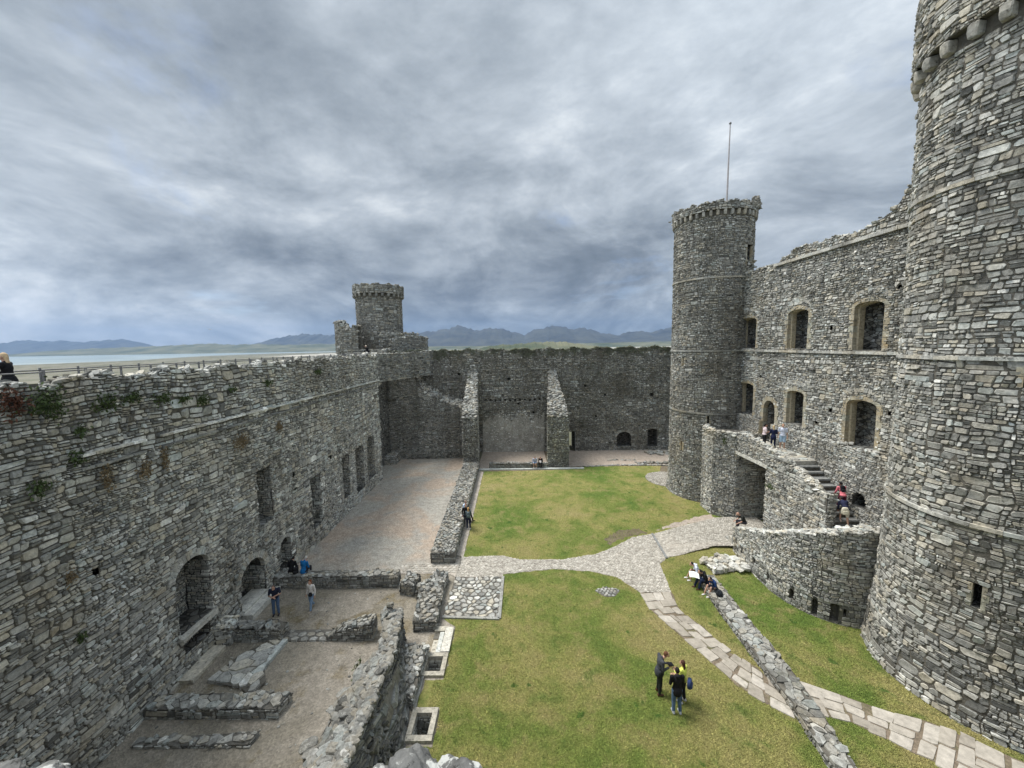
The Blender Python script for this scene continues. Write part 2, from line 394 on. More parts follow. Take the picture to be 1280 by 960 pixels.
# rock template
import bmesh
_bm=bmesh.new(); bmesh.ops.create_icosphere(_bm,subdivisions=1,radius=1)
RV=np.array([v.co[:] for v in _bm.verts]); RF=np.array([[v.index for v in f.verts] for f in _bm.faces]); _bm.free()
_bm=bmesh.new(); bmesh.ops.create_icosphere(_bm,subdivisions=2,radius=1)
RV2=np.array([v.co[:] for v in _bm.verts]); RF2=np.array([[v.index for v in f.verts] for f in _bm.faces]); _bm.free()
def rocks(mb,P,S,flat=.6,mi=0,tint=None,fine=False,jit=.16):
    P=np.asarray(P,float).reshape(-1,3); n=len(P)
    if n==0: return
    TV,TF=(RV2,RF2) if fine else (RV,RF)
    S=np.broadcast_to(np.asarray(S,float),(n,)); k=len(TV)
    V=np.broadcast_to(TV,(n,k,3)).copy()
    V=np.sign(V)*np.abs(V)**.75                                  # boxier
    V*=1+rng.normal(0,jit,(n,k,1))
    sx=rng.uniform(.75,1.35,n); sy=rng.uniform(.6,1.1,n); sz=flat*rng.uniform(.6,1.2,n)
    V*=np.stack([sx,sy,sz],1)[:,None,:]*S[:,None,None]
    a=rng.uniform(0,PI,n); ca,sa=np.cos(a)[:,None],np.sin(a)[:,None]
    tx=rng.normal(0,.25,n)[:,None]; V[:,:,2]+=V[:,:,0]*tx
    x=V[:,:,0]*ca-V[:,:,1]*sa; y=V[:,:,0]*sa+V[:,:,1]*ca
    V[:,:,0],V[:,:,1]=x,y; V+=P[:,None,:]
    F=(TF[None]+(np.arange(n)*k)[:,None,None]).reshape(-1,3)
    if tint is None: tint=rng.beta(2.4,1.9,n)
    mb.add(V.reshape(-1,3),F,np.repeat(tint,len(TF)),mi)
def inpoly(poly,x,y):
    poly=np.asarray(poly,float); r=np.zeros(np.shape(x),bool); n=len(poly)
    for i in range(n):
        x0,y0=poly[i]; x1,y1=poly[(i+1)%n]
        if y0==y1: continue
        c=((y0>y)!=(y1>y))&(x<(x1-x0)*(y-y0)/(y1-y0)+x0); r^=c
    return r
def cells(mb,poly,s,hf,gap=.10,d=.05,mi=0,jit=.27,aspect=1.0,tfun=None,base=-.06,dome=.0,rot=0.0,inner=.82):
    poly=np.asarray(poly,float); c0=poly.mean(0)
    R=np.array([[math.cos(rot),-math.sin(rot)],[math.sin(rot),math.cos(rot)]])
    q=(poly-c0)@R
    lo=q.min(0)-2*s*max(1,aspect); hi=q.max(0)+2*s*max(1,aspect)
    sx=s*aspect; sy=s*.866
    nx=int((hi[0]-lo[0])/sx)+3; ny=int((hi[1]-lo[1])/sy)+3
    I,J=np.meshgrid(np.arange(ny),np.arange(nx),indexing='ij')
    X=lo[0]+(J+.5*(I%2))*sx+rng.normal(0,jit*.5,I.shape)*sx; Y=lo[1]+I*sy+rng.normal(0,jit*.5,I.shape)*sy
    ii,jj=np.meshgrid(np.arange(1,ny-1),np.arange(1,nx-1),indexing='ij'); ii=ii.ravel();jj=jj.ravel(); od=ii%2
    nb=[(ii,jj+1),(ii+1,jj+od),(ii+1,jj-1+od),(ii,jj-1),(ii-1,jj-1+od),(ii-1,jj+od)]
    px=[];py=[]
    for k in range(6):
        a,b=nb[k],nb[(k+1)%6]
        px.append((X[ii,jj]+X[a]+X[b])/3); py.append((Y[ii,jj]+Y[a]+Y[b])/3)
    U=np.stack(px,1);V=np.stack(py,1); cu=U.mean(1,keepdims=True);cv=V.mean(1,keepdims=True)
    U=cu+(U-cu)*(1-gap);V=cv+(V-cv)*(1-gap)
    W=np.stack([U,V],-1)@R.T+c0; U,V=W[...,0],W[...,1]
    def keep(u,v): return inpoly(poly,u,v)
    def f(u,v,dd): return np.stack([u,v,hf(u,v)+dd],-1)
    n=len(U); hd=np.abs(rng.normal(d*.5,d*.35,n))+.01
    t=rng.beta(2.4,2.0,n)
    if tfun is not None: t=np.clip(t+tfun(U.mean(1),V.mean(1)),0,1)
    emit_stones(mb,f,U,V,hd,d,t,mi,base,inner,keep,.5)
def flatpoly(mb,poly,z,mi=1,t=.5):
    pts=[Vector((p[0],p[1],0)) for p in poly]
    tr=geometry.tessellate_polygon([pts])
    zz=[z(p[0],p[1]) if callable(z) else z for p in poly]
    mb.add([(p[0],p[1],q) for p,q in zip(poly,zz)],[list(x) for x in tr],t,mi)
def ragged(poly,step=.35,j=.05,hold=()):
    out=[]; n=len(poly)
    for i in range(n):
        a=np.array(poly[i],float);b=np.array(poly[(i+1)%n],float); d=np.hypot(*(b-a)); k=max(1,int(d/step))
        nrm=np.array([-(b-a)[1],(b-a)[0]])/max(d,1e-6)
        for s in range(k):
            p=a+(b-a)*s/k
            if i not in hold: p=p+nrm*(rng.normal(0,j))
            out.append((p[0],p[1]))
    return out
def sheet(name,poly,z,mat,label=None,kind='structure',step=.35,j=.05,grid=False):
    mb=MB(); flatpoly(mb,ragged(poly,step,j) if step else poly,z,0)
    o=mb.build(name,[mat]); tag(o,kind=kind)
    if label: o['label']=label
    return o
def lineface(p,q):
    p=np.array(p,float);q=np.array(q,float); ln=np.hypot(*(q-p)); t=(q-p)/ln; nrm=np.array([t[1],-t[0]])
    def f(u,v,d): return np.stack([p[0]+t[0]*u+nrm[0]*d,p[1]+t[1]*u+nrm[1]*d,v+0*u],-1)
    return f,ln
def low_wall(name,poly,hf,mats=('ruin','mortar'),s=.26,rh=(.09,.18),label=None,cat='wall',group=None,topd=.06,parent=None,z0=-.05,extra_rocks=0,topjit=.0,capgap=.1,ar=(1.0,2.7),flatcap=False):
    """rubble wall: coursed faces, rough top. poly counter-clockwise"""
    mb=MB(); n=len(poly)
    hF=(lambda u,v:np.full(np.shape(u),float(hf))) if not callable(hf) else hf
    for i in range(n):
        f,ln=lineface(poly[i],poly[(i+1)%n])
        if ln<.05: continue
        p=np.array(poly[i],float); t=(np.array(poly[(i+1)%n],float)-p)/ln
        top=lambda u,p=p,t=t: hF(p[0]+t[0]*np.asarray(u),p[1]+t[1]*np.asarray(u))-.03
        vmax=float(np.max(top(np.linspace(0,ln,40))))
        masonry(mb,f,0,ln,z0,vmax,rh=rh,ar=ar,keep=keepfun([],top),d=.05,gap=.014,warp=.02)
        backing(mb,f,0,ln,z0,vmax,top=top,du=.4)
    flatpoly(mb,ragged(poly,.4,0),lambda x,y: float(hF(np.array(x),np.array(y)))-.04,1)
    if flatcap: cells(mb,poly,s*1.5,lambda u,v:hF(u,v)-.015,gap=.035,d=.03,inner=.94,jit=.9)
    else: cells(mb,poly,s,lambda u,v:hF(u,v)-.02+topjit*wob(u*2,v*2),gap=capgap,d=topd*1.6,jit=.7)
    if extra_rocks:
        P=np.asarray(poly); lo,hi=P.min(0),P.max(0); q=rng.uniform(lo,hi,(extra_rocks*3,2)); q=q[inpoly(poly,q[:,0],q[:,1])][:extra_rocks]
        rocks(mb,np.c_[q,hF(q[:,0],q[:,1])+.0],rng.uniform(.06,.15,len(q)))
    o=mb.build(name,list(mats),parent)
    if not parent: tag(o,label,cat,group)
    return o

# ================================================================== WEST CURTAIN WALL (left)
XW=-13.9
fW=lambda u,v,d: np.stack([XW+d+0*u,u,v+0*u],-1)
wop=[(20.0,21.2,3.95,7.0,0),(25.25,26.5,1.25,4.8,0),(30.0,31.3,1.4,4.7,.15),(32.6,34.3,.9,4.75,.1),(35.25,37.0,1.1,4.95,.15),
     (14.7,16.45,1.85,4.15,.6),(14.85,16.2,.9,1.45,0),(18.2,20.1,.35,1.75,.85),(21.4,22.6,.45,1.75,.6)]
holes=[(23.3,23.55,5.6,5.9,0),(23.4,23.65,4.6,4.9,0),(28.1,28.35,5.3,5.6,0),(28.6,28.8,3.2,3.45,0),(11.9,12.1,6.2,6.45,0),(34.9,35.1,5.9,6.15,0),(33.0,33.2,6.3,6.5,0)]
west=empty('curtain_wall',(XW,20,0),0,'long grey rubble curtain wall along the courtyard side with the sea behind, railings along its top','wall')
west.location=(0,0,0)
mb=MB()
def wtop(u): return 12.68+.10*np.sin(u*2.1)+.08*np.sin(u*5.3+1)+.006*(np.asarray(u)-10)
kf=keepfun(wop+holes,wtop)
# upper part, older and rougher stones
masonry(mb,fW,-4,40,9.7,13.0,rh=(.14,.34),ar=(.7,1.8),d=.10,keep=kf,gap=.03,warp=.07,split=.45,tilt=.5)
masonry(mb,fW,-4,38.95,5.0,9.72,rh=(.13,.34),ar=(.75,2.0),d=.085,keep=kf,gap=.022,warp=.06,split=.4)
masonry(mb,fW,-4,38.95,-.05,5.02,rh=(.09,.24),ar=(.9,2.8),d=.075,keep=kf,gap=.02,warp=.05,split=.3)
backing(mb,fW,-4,38.95,-.05,12.7,wop+holes,top=lambda u:wtop(u)-.04,du=.5)
# end return of the wall and its recessed continuation
fE=lambda u,v,d: np.stack([XW-u,38.95+d+0*u,v+0*u],-1)
masonry(mb,fE,0,1.9,-.05,12.8,keep=keepfun([],lambda u:12.8+0*u)); backing(mb,fE,0,1.9,-.05,12.8)
fW2=lambda u,v,d: np.stack([-15.75+d+0*u,u,v+0*u],-1)
masonry(mb,fW2,38.9,48.6,-.05,13.0); backing(mb,fW2,38.9,48.6,-.05,13.0)
# rough top
def wtopcap(y0,y1,x0,x1,z):
    cells(mb,[(x0,y0),(x1,y0),(x1,y1),(x0,y1)],.30,lambda u,v:wtop(v)+0*u-.04,d=.12,gap=.08,tfun=lambda u,v:-.3+0*u)
wtopcap(-4,39.8,XW-.55,XW+.02,12.7)
n=420; yy=rng.uniform(3,39.5,n); rocks(mb,np.c_[rng.uniform(XW-.5,XW-.02,n),yy,wtop(yy)-.02],rng.uniform(.07,.17,n),flat=.5,tint=rng.uniform(0,.42,n))
wobj=mb.build('stonework',['west','mortar'],west)
mb=MB()
box(mb,-17.4,XW-1.35,-4,50,-.5,11.72,.5,0); box(mb,XW-1.5,XW-.5,-4,39.9,11.0,11.8); box(mb,XW-.55,XW-.1,-4,38.9,11.3,12.55); box(mb,-17.4,-15.8,39,50,0,13.0)
box(mb,-17.3,-16.9,-4,50,11.7,12.05)
mb.build('wall_core',['rubble'],west)
for i,op in enumerate(wop):
    mb=MB(); dp=[1.1,1.2,1.2,1.2,1.2,1.15,.5,1.2,.6][i]
    recess(mb,fW,op,dp,0,slope=.35 if i==0 else 0)
    nm='window_opening' if i<5 else ('fireplace' if i in(5,7) else ('hearth_vent' if i==6 else 'doorway'))
    # coursed stones on back and far jamb
    c0=op[0];c1=op[1]
    fb=lambda u,v,d,dp=dp: np.stack([XW-dp+d+0*u,u,v+0*u],-1)
    masonry(mb,fb,c0,c1,op[2],op[3]+op[4],rh=(.09,.18),keep=lambda u,v,op=op: keepfun([],None)(u,v)&~keepfun([op])(u,v),mi=1,d=.04)
    fj=lambda u,v,d,c1=c1: np.stack([XW-u,c1-d+0*u,v+0*u],-1)
    masonry(mb,fj,.02,dp,op[2],op[3],rh=(.09,.2),mi=1,d=.03)
    fj0=lambda u,v,d,c0=c0: np.stack([XW-u,c0+d+0*u,v+0*u],-1)
    masonry(mb,fj0,.02,dp,op[2],op[3],rh=(.09,.2),mi=1,d=.03)
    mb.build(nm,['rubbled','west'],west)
def voussoirs(mb,f,op,w=.34,n=17,proud=.05,mi=0):
    c=(op[0]+op[1])/2; a_=(op[1]-op[0])/2
    for i in range(n):
        t0=PI*(i+.04)/n; t1=PI*(i+.92)/n; ww=w*random.uniform(.8,1.15)
        pts=[]
        for t,r in ((t0,-.012),(t1,-.012),(t1,ww),(t0,ww)):
            pts.append((c+math.cos(t)*(a_+r),op[3]+math.sin(t)*(op[4]+r)))
        u=np.array([p[0] for p in pts]*2);v=np.array([p[1] for p in pts]*2)
        pr=proud*random.uniform(.6,1.3)
        mb.add(f(u,v,np.array([-.2]*4+[pr]*4)),[[4,5,6,7],[0,1,5,4],[1,2,6,5],[2,3,7,6],[3,0,4,7]],random.uniform(.3,.85),mi)
mb=MB()
for i in (5,7,8): mb=MB(); voussoirs(mb,fW,wop[i],.34 if i<8 else .22,19 if i<8 else 11); mb.build('relieving_arch',['west'],west)
# string course (ledge tinted pale as if lit, dressed course under it, lower ledge tinted dark as a painted shadow line)
mb=MB()
y=11.9
while y<38.9:
    w=random.uniform(.35,.8); e=min(y+w-.02,38.95)
    if not(13.9<y<14.05):
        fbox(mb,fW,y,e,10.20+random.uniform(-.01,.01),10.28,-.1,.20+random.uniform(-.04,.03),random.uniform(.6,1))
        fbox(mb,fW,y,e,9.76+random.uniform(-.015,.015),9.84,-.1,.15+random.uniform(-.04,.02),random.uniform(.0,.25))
    y+=w
for k in range(9):
    yy=5+k*.75; fbox(mb,fW,yy,yy+random.uniform(.3,.6),9.9,10.05,-.1,.07,random.uniform(.2,.5))
mb.build('string_course',['west'],west)
# bench slab in front of the first fireplace, sloping stone apron of the second
mb=MB(); box(mb,XW,XW+.22,14.6,16.5,1.64,1.82,.5,0,.03); box(mb,XW,XW+.6,14.4,16.2,.02,.2,.6,0,.03)
low_wall('hearth_pier',[(XW,16.3),(XW+.62,16.45),(XW+.55,17.25),(XW,17.2)],lambda u,v:.95+.08*wob(u*6,v*5)-.5*np.clip(u+13.7,0,1),s=.2,label='little ruined pier beside the big fireplace',mats=('west','mortar'),extra_rocks=16)
f,ln=lineface((XW,17.9),(XW+.6,17.9)); box(mb,XW,XW+.6,18.1,20.4,.0,.30,.7,0,.03); box(mb,XW-.8,XW+.1,18.25,20.05,.1,.4,.7,0,.02)
mb.build('hearth_slab',['dressg'],west)

# ================================================================== NORTH CURTAIN WALL
YN=48.5
fN=lambda u,v,d: np.stack([u,YN-d+0*u,v+0*u],-1)
nop=[(6.7,7.5,.0,2.5,0),(12.8,14.6,.55,1.8,.6),(16.7,17.9,.45,2.55,.15)]
nh=[(16.9,17.3,6.9,7.3,0),(-1.0,-.6,9.2,9.5,0),(0.2,.5,6.1,6.35,0),(-7.2,-6.9,9.9,10.2,0),(2.1,2.35,4.9,5.2,0),(8.6,8.9,8.2,8.5,0),(11.1,11.4,7.0,7.3,0),(10,10.25,4.3,4.6,0)]+[(x,x+.22,6.55+.05*math.sin(x*3),6.8+.05*math.sin(x*3),0) for x in np.arange(-3.9,3.4,.62)]
north=empty('curtain_wall',(0,0,0),0,'dark mossy curtain wall closing the far end of the lawn, mountains above it','wall')
mb=MB()
ntop=lambda u:13.05+.10*np.sin(u*1.9)+.07*np.sin(u*4.3+2)
tf=lambda u,v: np.where((u>-4.3)&(u<3.5)&(v<5.0+.3*np.sin(u*2.7)+.2*np.sin(u*7)),.42,0)+np.where((u>-4.3)&(u<3.5)&(v<6.6)&(v>=5.2),.1,0)
masonry(mb,fN,-16,20.5,-.05,13.3,rh=(.11,.24),ar=(.9,2.4),d=.11,keep=keepfun(nop+nh,ntop),gap=.03,tfun=tf,warp=.05)
backing(mb,fN,-16,20.5,-.05,13.1,nop+nh,top=lambda u:ntop(u)-.03,du=.5)
cells(mb,[(-16,YN),(20.5,YN),(20.5,YN+.9),(-16,YN+.9)],.35,lambda u,v:ntop(u)-.05,d=.12)
n=420; xx=rng.uniform(-10,20,n); rocks(mb,np.c_[xx,rng.uniform(YN,YN+.8,n),ntop(xx)-.03],rng.uniform(.08,.2,n),flat=.5)
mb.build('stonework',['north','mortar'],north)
mb=MB()
for a,b,z0,z1 in ((-16,6.7,0,13.0),(7.5,20.5,0,13.0),(6.7,7.5,2.5,13.0)):
    box(mb,a,b,YN+1.25,YN+3.2,z0-.3,z1-.3)
box(mb,-16,20.5,YN+.85,YN+3.2,11.3,11.9); box(mb,-16,20.5,YN+2.9,YN+3.3,11.9,12.7)
box(mb,6.5,6.72,YN+.05,YN+3.2,-.3,2.7);box(mb,7.48,7.7,YN+.05,YN+3.2,-.3,2.7);box(mb,6.5,7.7,YN+.05,YN+1.3,2.5,2.9)
mb.build('wall_core',['rubbled'],north)
for op in nop[1:]:
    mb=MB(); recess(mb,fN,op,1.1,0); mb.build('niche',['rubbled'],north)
mb=MB(); voussoirs(mb,fN,(12.8,14.6,.55,1.8,.6),.3,13); mb.build('relieving_arch',['north'],north)
mb=MB()
for k in range(14):
    if k not in (3,9): fbox(mb,fN,-4.2+k*.62,-3.62+k*.62,10.52,10.60,-.05,.10+random.uniform(-.03,.03),random.uniform(.3,.8))
mb.build('string_course',['north'],north)
mb=MB(); fbox(mb,fN,7.45,7.53,0,2.5,-.02,.16,.1); mb.build('open_gate',['slate'],north)
mb=MB(); us=np.linspace(-4.2,3.6,60)
for a,b in zip(us[:-1],us[1:]):
    ta,tb=[4.5+.35*math.sin(x*2.1)+.25*math.sin(x*5.3+1)+.12*math.sin(x*13) for x in (a,b)]
    mb.add(fN(np.array([a,b,b,a]),np.array([0,0,tb,ta]),np.full(4,.045)),[[0,1,2,3]])
m,nt,b_=newmat('old_plaster'); P=pos(nt); c=ramp(nt,noise(nt,P,.9,8,.7,.3),[(.3,(.20,.19,.165)),(.5,(.36,.345,.305)),(.7,(.50,.48,.43))]); c=mix(nt,.7,c,ramp(nt,noise(nt,P,7,6,.7),[(.35,g(.6)),(.65,g(1.2))]),'MULTIPLY'); L(nt,c,b_.inputs['Base Color']); bump(nt,b_,noise(nt,P,12,6,.7),.6,.04)
mb.build('plaster',[m],north)
# diagonal corbelled corner at the wall walk, and thickened lower wall below it
f,ln=lineface((XW,38.95),(-10.2,YN))
fD=lambda u,v,d:f(u,v,d-.0)
mb=MB(); tD=lambda u:12.85+.02*np.asarray(u)+.08*np.sin(np.asarray(u)*2.3)
masonry(mb,fD,0,ln,10.25,13.1,rh=(.12,.26),keep=keepfun([],tD),d=.10); backing(mb,fD,0,ln,10.25,13.0,top=tD,d=-.03)
for k in range(1): 
    uu=0
    while uu<ln: w=random.uniform(.3,.7); fbox(mb,fD,uu,min(ln,uu+w-.02),10.25-.22*(k+1),10.25-.22*k-.03,-.6,-.02-.10*k,random.uniform(.15,.7)); uu+=w
flatpoly(mb,[(XW,38.95),(-10.2,YN),(-11.1,YN),(-14.8,38.95)],12.8,1); fDb=lambda u,v,d: fD(u,v,-.85-d); backing(mb,fDb,0,ln,10.25,12.85,d=0)
n=160; t=rng.uniform(0,1,n); rocks(mb,np.c_[XW+3.7*t-rng.uniform(0,.5,n),38.95+9.55*t,np.full(n,12.85)],rng.uniform(.08,.18,n))
mb.build('corbelled_corner',['nwt','mortar'],north)
mb=MB(); YM=46.0
fM=lambda u,v,d: np.stack([u,YM-d+0*u,v+0*u],-1)
mt=lambda u: np.interp(u,[-15.75,-12.0,-11.5,-11,-9.8,-8.2,-7.0,-5.9],[10.3,10.1,8.9,8.1,7.6,6.7,6.4,6.35])+.12*np.sin(np.asarray(u)*5)
masonry(mb,fM,-15.75,-5.8,-.05,10.4,rh=(.09,.2),ar=(1.2,3.2),d=.09,keep=keepfun([],mt)); backing(mb,fM,-15.75,-5.8,-.05,10.4,top=mt)
us=np.linspace(-15.75,-5.8,30)
for a,b in zip(us[:-1],us[1:]):
    mb.add([[a,YM,mt(a)-.04],[b,YM,mt(b)-.04],[b,YN,mt(b)+.5],[a,YN,mt(a)+.5]],[[0,1,2,3]],.5,1)
n=520; xx=rng.uniform(-15.7,-5.9,n); ty=rng.uniform(0,1,n); rocks(mb,np.c_[xx,YM+.05+2.4*ty,mt(xx)+.5*ty-.03],rng.uniform(.1,.24,n))
masonry(mb,fM,-15.2,-6.5,-.0,1.2,rh=(.09,.2),d=.3,gap=.05)
box(mb,-15.7,-14.0,43.6,46,0,.9,.4,1)
for (p,q) in (((-14.0,43.6),(-14.0,46)),((-15.7,43.6),(-14.0,43.6))):
    f,ln=lineface(p,q) ; masonry(mb,f,0,ln,0,.95,rh=(.1,.2))
cells(mb,[(-15.7,43.6),(-14,43.6),(-14,46),(-15.7,46)],.3,lambda u,v:.9+0*u)
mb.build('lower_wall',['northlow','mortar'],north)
mb=MB()    # half-round chimney shaft in the corner
fC=lambda u,v,d:np.stack([-14.7+(.62+d)*np.cos(u/.62),45.9+(.62+d)*np.sin(u/.62),v+0*u],-1)
masonry(mb,fC,-PI*.62,0,7.4,10.4,rh=(.12,.25),d=.04); backing(mb,fC,-PI*.62,0,7.4,10.4,du=.15)
mb.build('chimney_shaft',['nwt','mortarl'],north)

# chapel side walls
def cross_wall(name,xa,xb,xa2,xb2,label,moss):
    e=empty(name,(0,0,0),0,label,'wall'); mb=MB()
    y0=42.0;y1=YN; W0=xb-xa
    tz=lambda y: np.interp(y,[y0,y0+.55,y0+4.2,y1-.6,y1],[5.7,6.35,8.6,9.9,10.4])
    def side(sgn):
        def f(u,v,d):
            t=u/(y1-y0); base=(xb+(xb2-xb)*t) if sgn>0 else (xa+(xa2-xa)*t)
            return np.stack([base+sgn*d,y0+u,v+0*u],-1)
        return f
    for s in (1,-1):
        f=side(s); top=lambda u:tz(y0+np.asarray(u))+.08*np.sin(np.asarray(u)*7)
        masonry(mb,f,0,y1-y0,-.05,10.4,rh=(.1,.22),ar=(1.1,3),keep=keepfun([],top),d=.07); backing(mb,f,0,y1-y0,-.05,10.4,top=top)
    ff=lambda u,v,d:np.stack([xa+u,y0-d+0*u,v+0*u],-1)
    fz=lambda u:5.75+.12*np.sin(u*6)
    masonry(mb,ff,0,W0,-.05,5.9,rh=(.1,.24),ar=(.8,2.0),keep=keepfun([],fz),d=.10,gap=.03,tilt=.8); backing(mb,ff,0,W0,-.05,5.75)
    ys=np.linspace(y0,y1,26)
    for a,b in zip(ys[:-1],ys[1:]):
        ta,tb=(a-y0)/(y1-y0),(b-y0)/(y1-y0)
        mb.add([[xa+(xa2-xa)*ta,a,tz(a)-.05],[xb+(xb2-xb)*ta,a,tz(a)-.05],[xb+(xb2-xb)*tb,b,tz(b)-.05],[xa+(xa2-xa)*tb,b,tz(b)-.05]],[[0,1,2,3]],.5,1)
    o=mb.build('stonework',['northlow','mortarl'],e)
    mb=MB(); n=560; t=rng.uniform(0,1,n); s=rng.uniform(0.03,.97,n); yy=y0+t*(y1-y0)
    x0=xa+(xa2-xa)*t; x1=xb+(xb2-xb)*t
    rocks(mb,np.c_[x0+(x1-x0)*s,yy,tz(yy)-.03],rng.uniform(.08,.22,n),flat=.6)
    mb.build('ragged_top',['mossy' if moss else 'ruin'],e)
    mb=MB(); n=220; t=rng.uniform(0,.9,n)
    x0=xa+(xa2-xa)*t; x1=xb+(xb2-xb)*t
    return e,tz
cw1,_=cross_wall('chapel_wall',-5.9,-4.25,-5.9,-4.75,'ruined side wall with mossy sloping top at the corner of the pinkish hall floor',True)
cw2,_=cross_wall('chapel_wall',3.45,5.8,4.2,5.05,'thick ruined side wall sloping up to the dark far wall, two people sitting beside its foot',False)

# ================================================================== GATEHOUSE WALL (right)
XG=18.5
fG=lambda u,v,d: np.stack([XG-d+0*u,u,v+0*u],-1)
fG2=lambda u,v,d: np.stack([XG-.3-d+0*u,u,v+0*u],-1)
gup=[(30.05,32.1,13.0,15.12,.26),(24.8,26.65,12.98,15.28,.28),(19.75,21.5,12.95,15.22,.28)]
glo=[(30.05,31.95,7.75,9.98,.25),(24.8,26.35,7.95,9.98,.25),(19.75,21.6,7.62,10.0,.3),(27.45,28.75,6.25,8.55,.68)]
gh=[(22.6,22.8,9.3,9.5,0),(23.6,23.8,8.4,8.6,0),(19.0,19.2,9.75,9.95,0),(29.2,29.4,10.8,11,0),(19.0,19.2,15.9,16.1,0),(22.9,23.1,14.1,14.4,0),(31.9,32.1,11.4,11.6,0)]
gate=empty('gatehouse',(0,0,0),0,'pale stone gatehouse front with two rows of arched windows and outer stairs between two turrets','gatehouse')
gtop=lambda u: np.interp(u,[16,18.4,18.9,19.4,19.8,21.0,21.3,22.3,23.3,24.4,25.2,25.4,26.6,26.8,27.6,27.9,30,33.3,36],
                             [21.6,21.4,20.6,20.1,19.75,19.35,19.3,19.25,19.5,19.35,19.35,19.6,19.5,19.2,19.2,18.95,19.0,18.95,18.9])
gtopr=lambda u: gtop(u)+.07*np.sin(np.asarray(u)*9)+.05*np.sin(np.asarray(u)*17)
mb=MB()
kg=keepfun(gup+glo+gh,gtopr)
masonry(mb,fG,16.5,34,11.0,21.6,rh=(.12,.26),ar=(.75,1.9),d=.08,keep=kg,gap=.024,warp=.05,split=.45)
masonry(mb,fG,16.5,34,7.62,11.02,rh=(.12,.27),ar=(.8,2.0),d=.07,keep=kg,gap=.022,warp=.04)
backing(mb,fG,16.5,34,7.62,22,gup+glo+gh,top=lambda u:gtop(u)-.05,du=.4)
HOLE=(19.68,20.5,4.6,4.95,.42)
kd=keepfun([(27.45,28.75,6.25,8.0,0),(25.0,28.4,-.1,5.2,0),HOLE],lambda u:7.66-.0*u)
masonry(mb,fG2,17,34,-.05,7.66,rh=(.09,.18),ar=(1.0,2.6),d=.055,keep=kd,gap=.018,warp=.03)
backing(mb,fG2,17,34,-.05,7.64,[(27.45,28.75,6.25,7.65,0),(25.0,28.4,-.1,5.2,0),HOLE],du=.4)
for a_,b_ in ((17,27.4),(28.8,34)): mb.add([[XG,a_,7.64],[XG-.32,a_,7.64],[XG-.32,b_,7.64],[XG,b_,7.64]],[[0,1,2,3]],.5,1)
cells(mb,[(XG-.33,17),(XG+.02,17),(XG+.02,27.3),(XG-.33,27.3)],.26,lambda u,v:7.62+0*u,d=.08); cells(mb,[(XG-.33,28.9),(XG+.02,28.9),(XG+.02,34),(XG-.33,34)],.26,lambda u,v:7.62+0*u,d=.08)
us=np.linspace(16.5,34,60)
for a,b in zip(us[:-1],us[1:]):
    mb.add([[XG,a,gtop(a)-.06],[XG,b,gtop(b)-.06],[XG+1.3,b,gtop(b)-.06],[XG+1.3,a,gtop(a)-.06]],[[0,1,2,3]],.5,1)
n=900; yy=rng.uniform(16.5,34,n); rocks(mb,np.c_[rng.uniform(XG+.02,XG+1.2,n),yy,gtop(yy)-.04],rng.uniform(.08,.22,n),flat=.5)
mb.build('stonework',['gate','mortar'],gate)
mb=MB(); box(mb,XG+2.6,XG+4.2,15,36,-.2,18.4); box(mb,XG+1.1,XG+1.3,15,24.9,-.2,18.5); box(mb,XG+1.1,XG+1.3,28.5,36,-.2,18.5); box(mb,XG+1.1,XG+1.3,24.9,28.5,5.4,18.5); box(mb,XG,XG+4.2,15,36,17.2,18.3)
mb.build('wall_core',['rubble'],gate)
for i,op in enumerate(gup+glo):
    dep=[1.05,1.05,1.05,1.05,1.05,1.05,.9][i]
    mb=MB(); recess(mb,fG,op,dep,0); w=mb.build('window' if i!=6 else 'doorway',['rubble'],gate)
    mb=MB()
    if i==6: surround(mb,fG,op,.30,.05,0,.3)
    else:
        surround(mb,fG,op,.26,.03,0,.35)
        # moulded inner order of the jamb
        ins=(op[0]+.09,op[1]-.09,op[2],op[3],op[4]-.07)
        pts=outline(ins,10); po=outline(op,10)
        u=np.array([p[0] for p in pts]);v=np.array([p[1] for p in pts]); k=len(pts)
        uo=np.array([p[0] for p in po]);vo=np.array([p[1] for p in po])
        V=np.concatenate([fG(uo,vo,np.full(k,-.18)),fG(u,v,np.full(k,-.22)),fG(u,v,np.full(k,-.5))])
        mb.add(V,[[a,a+1,a+1+k,a+k] for a in range(k-1)]+[[a+k,a+1+k,a+1+2*k,a+2*k] for a in range(k-1)],.62,0)
    mb.build('window_surround' if i!=6 else 'door_surround',['dress'],w)
    if i in (0,1,2,4,5):   # relieving arch of thin stones over the head
        mb=MB(); op2=(op[0]-.1,op[1]+.1,op[2],op[3]+.32,op[4]+.12); voussoirs(mb,fG,op2,.26,15,.03); mb.build('relieving_arch',['gate'],w)
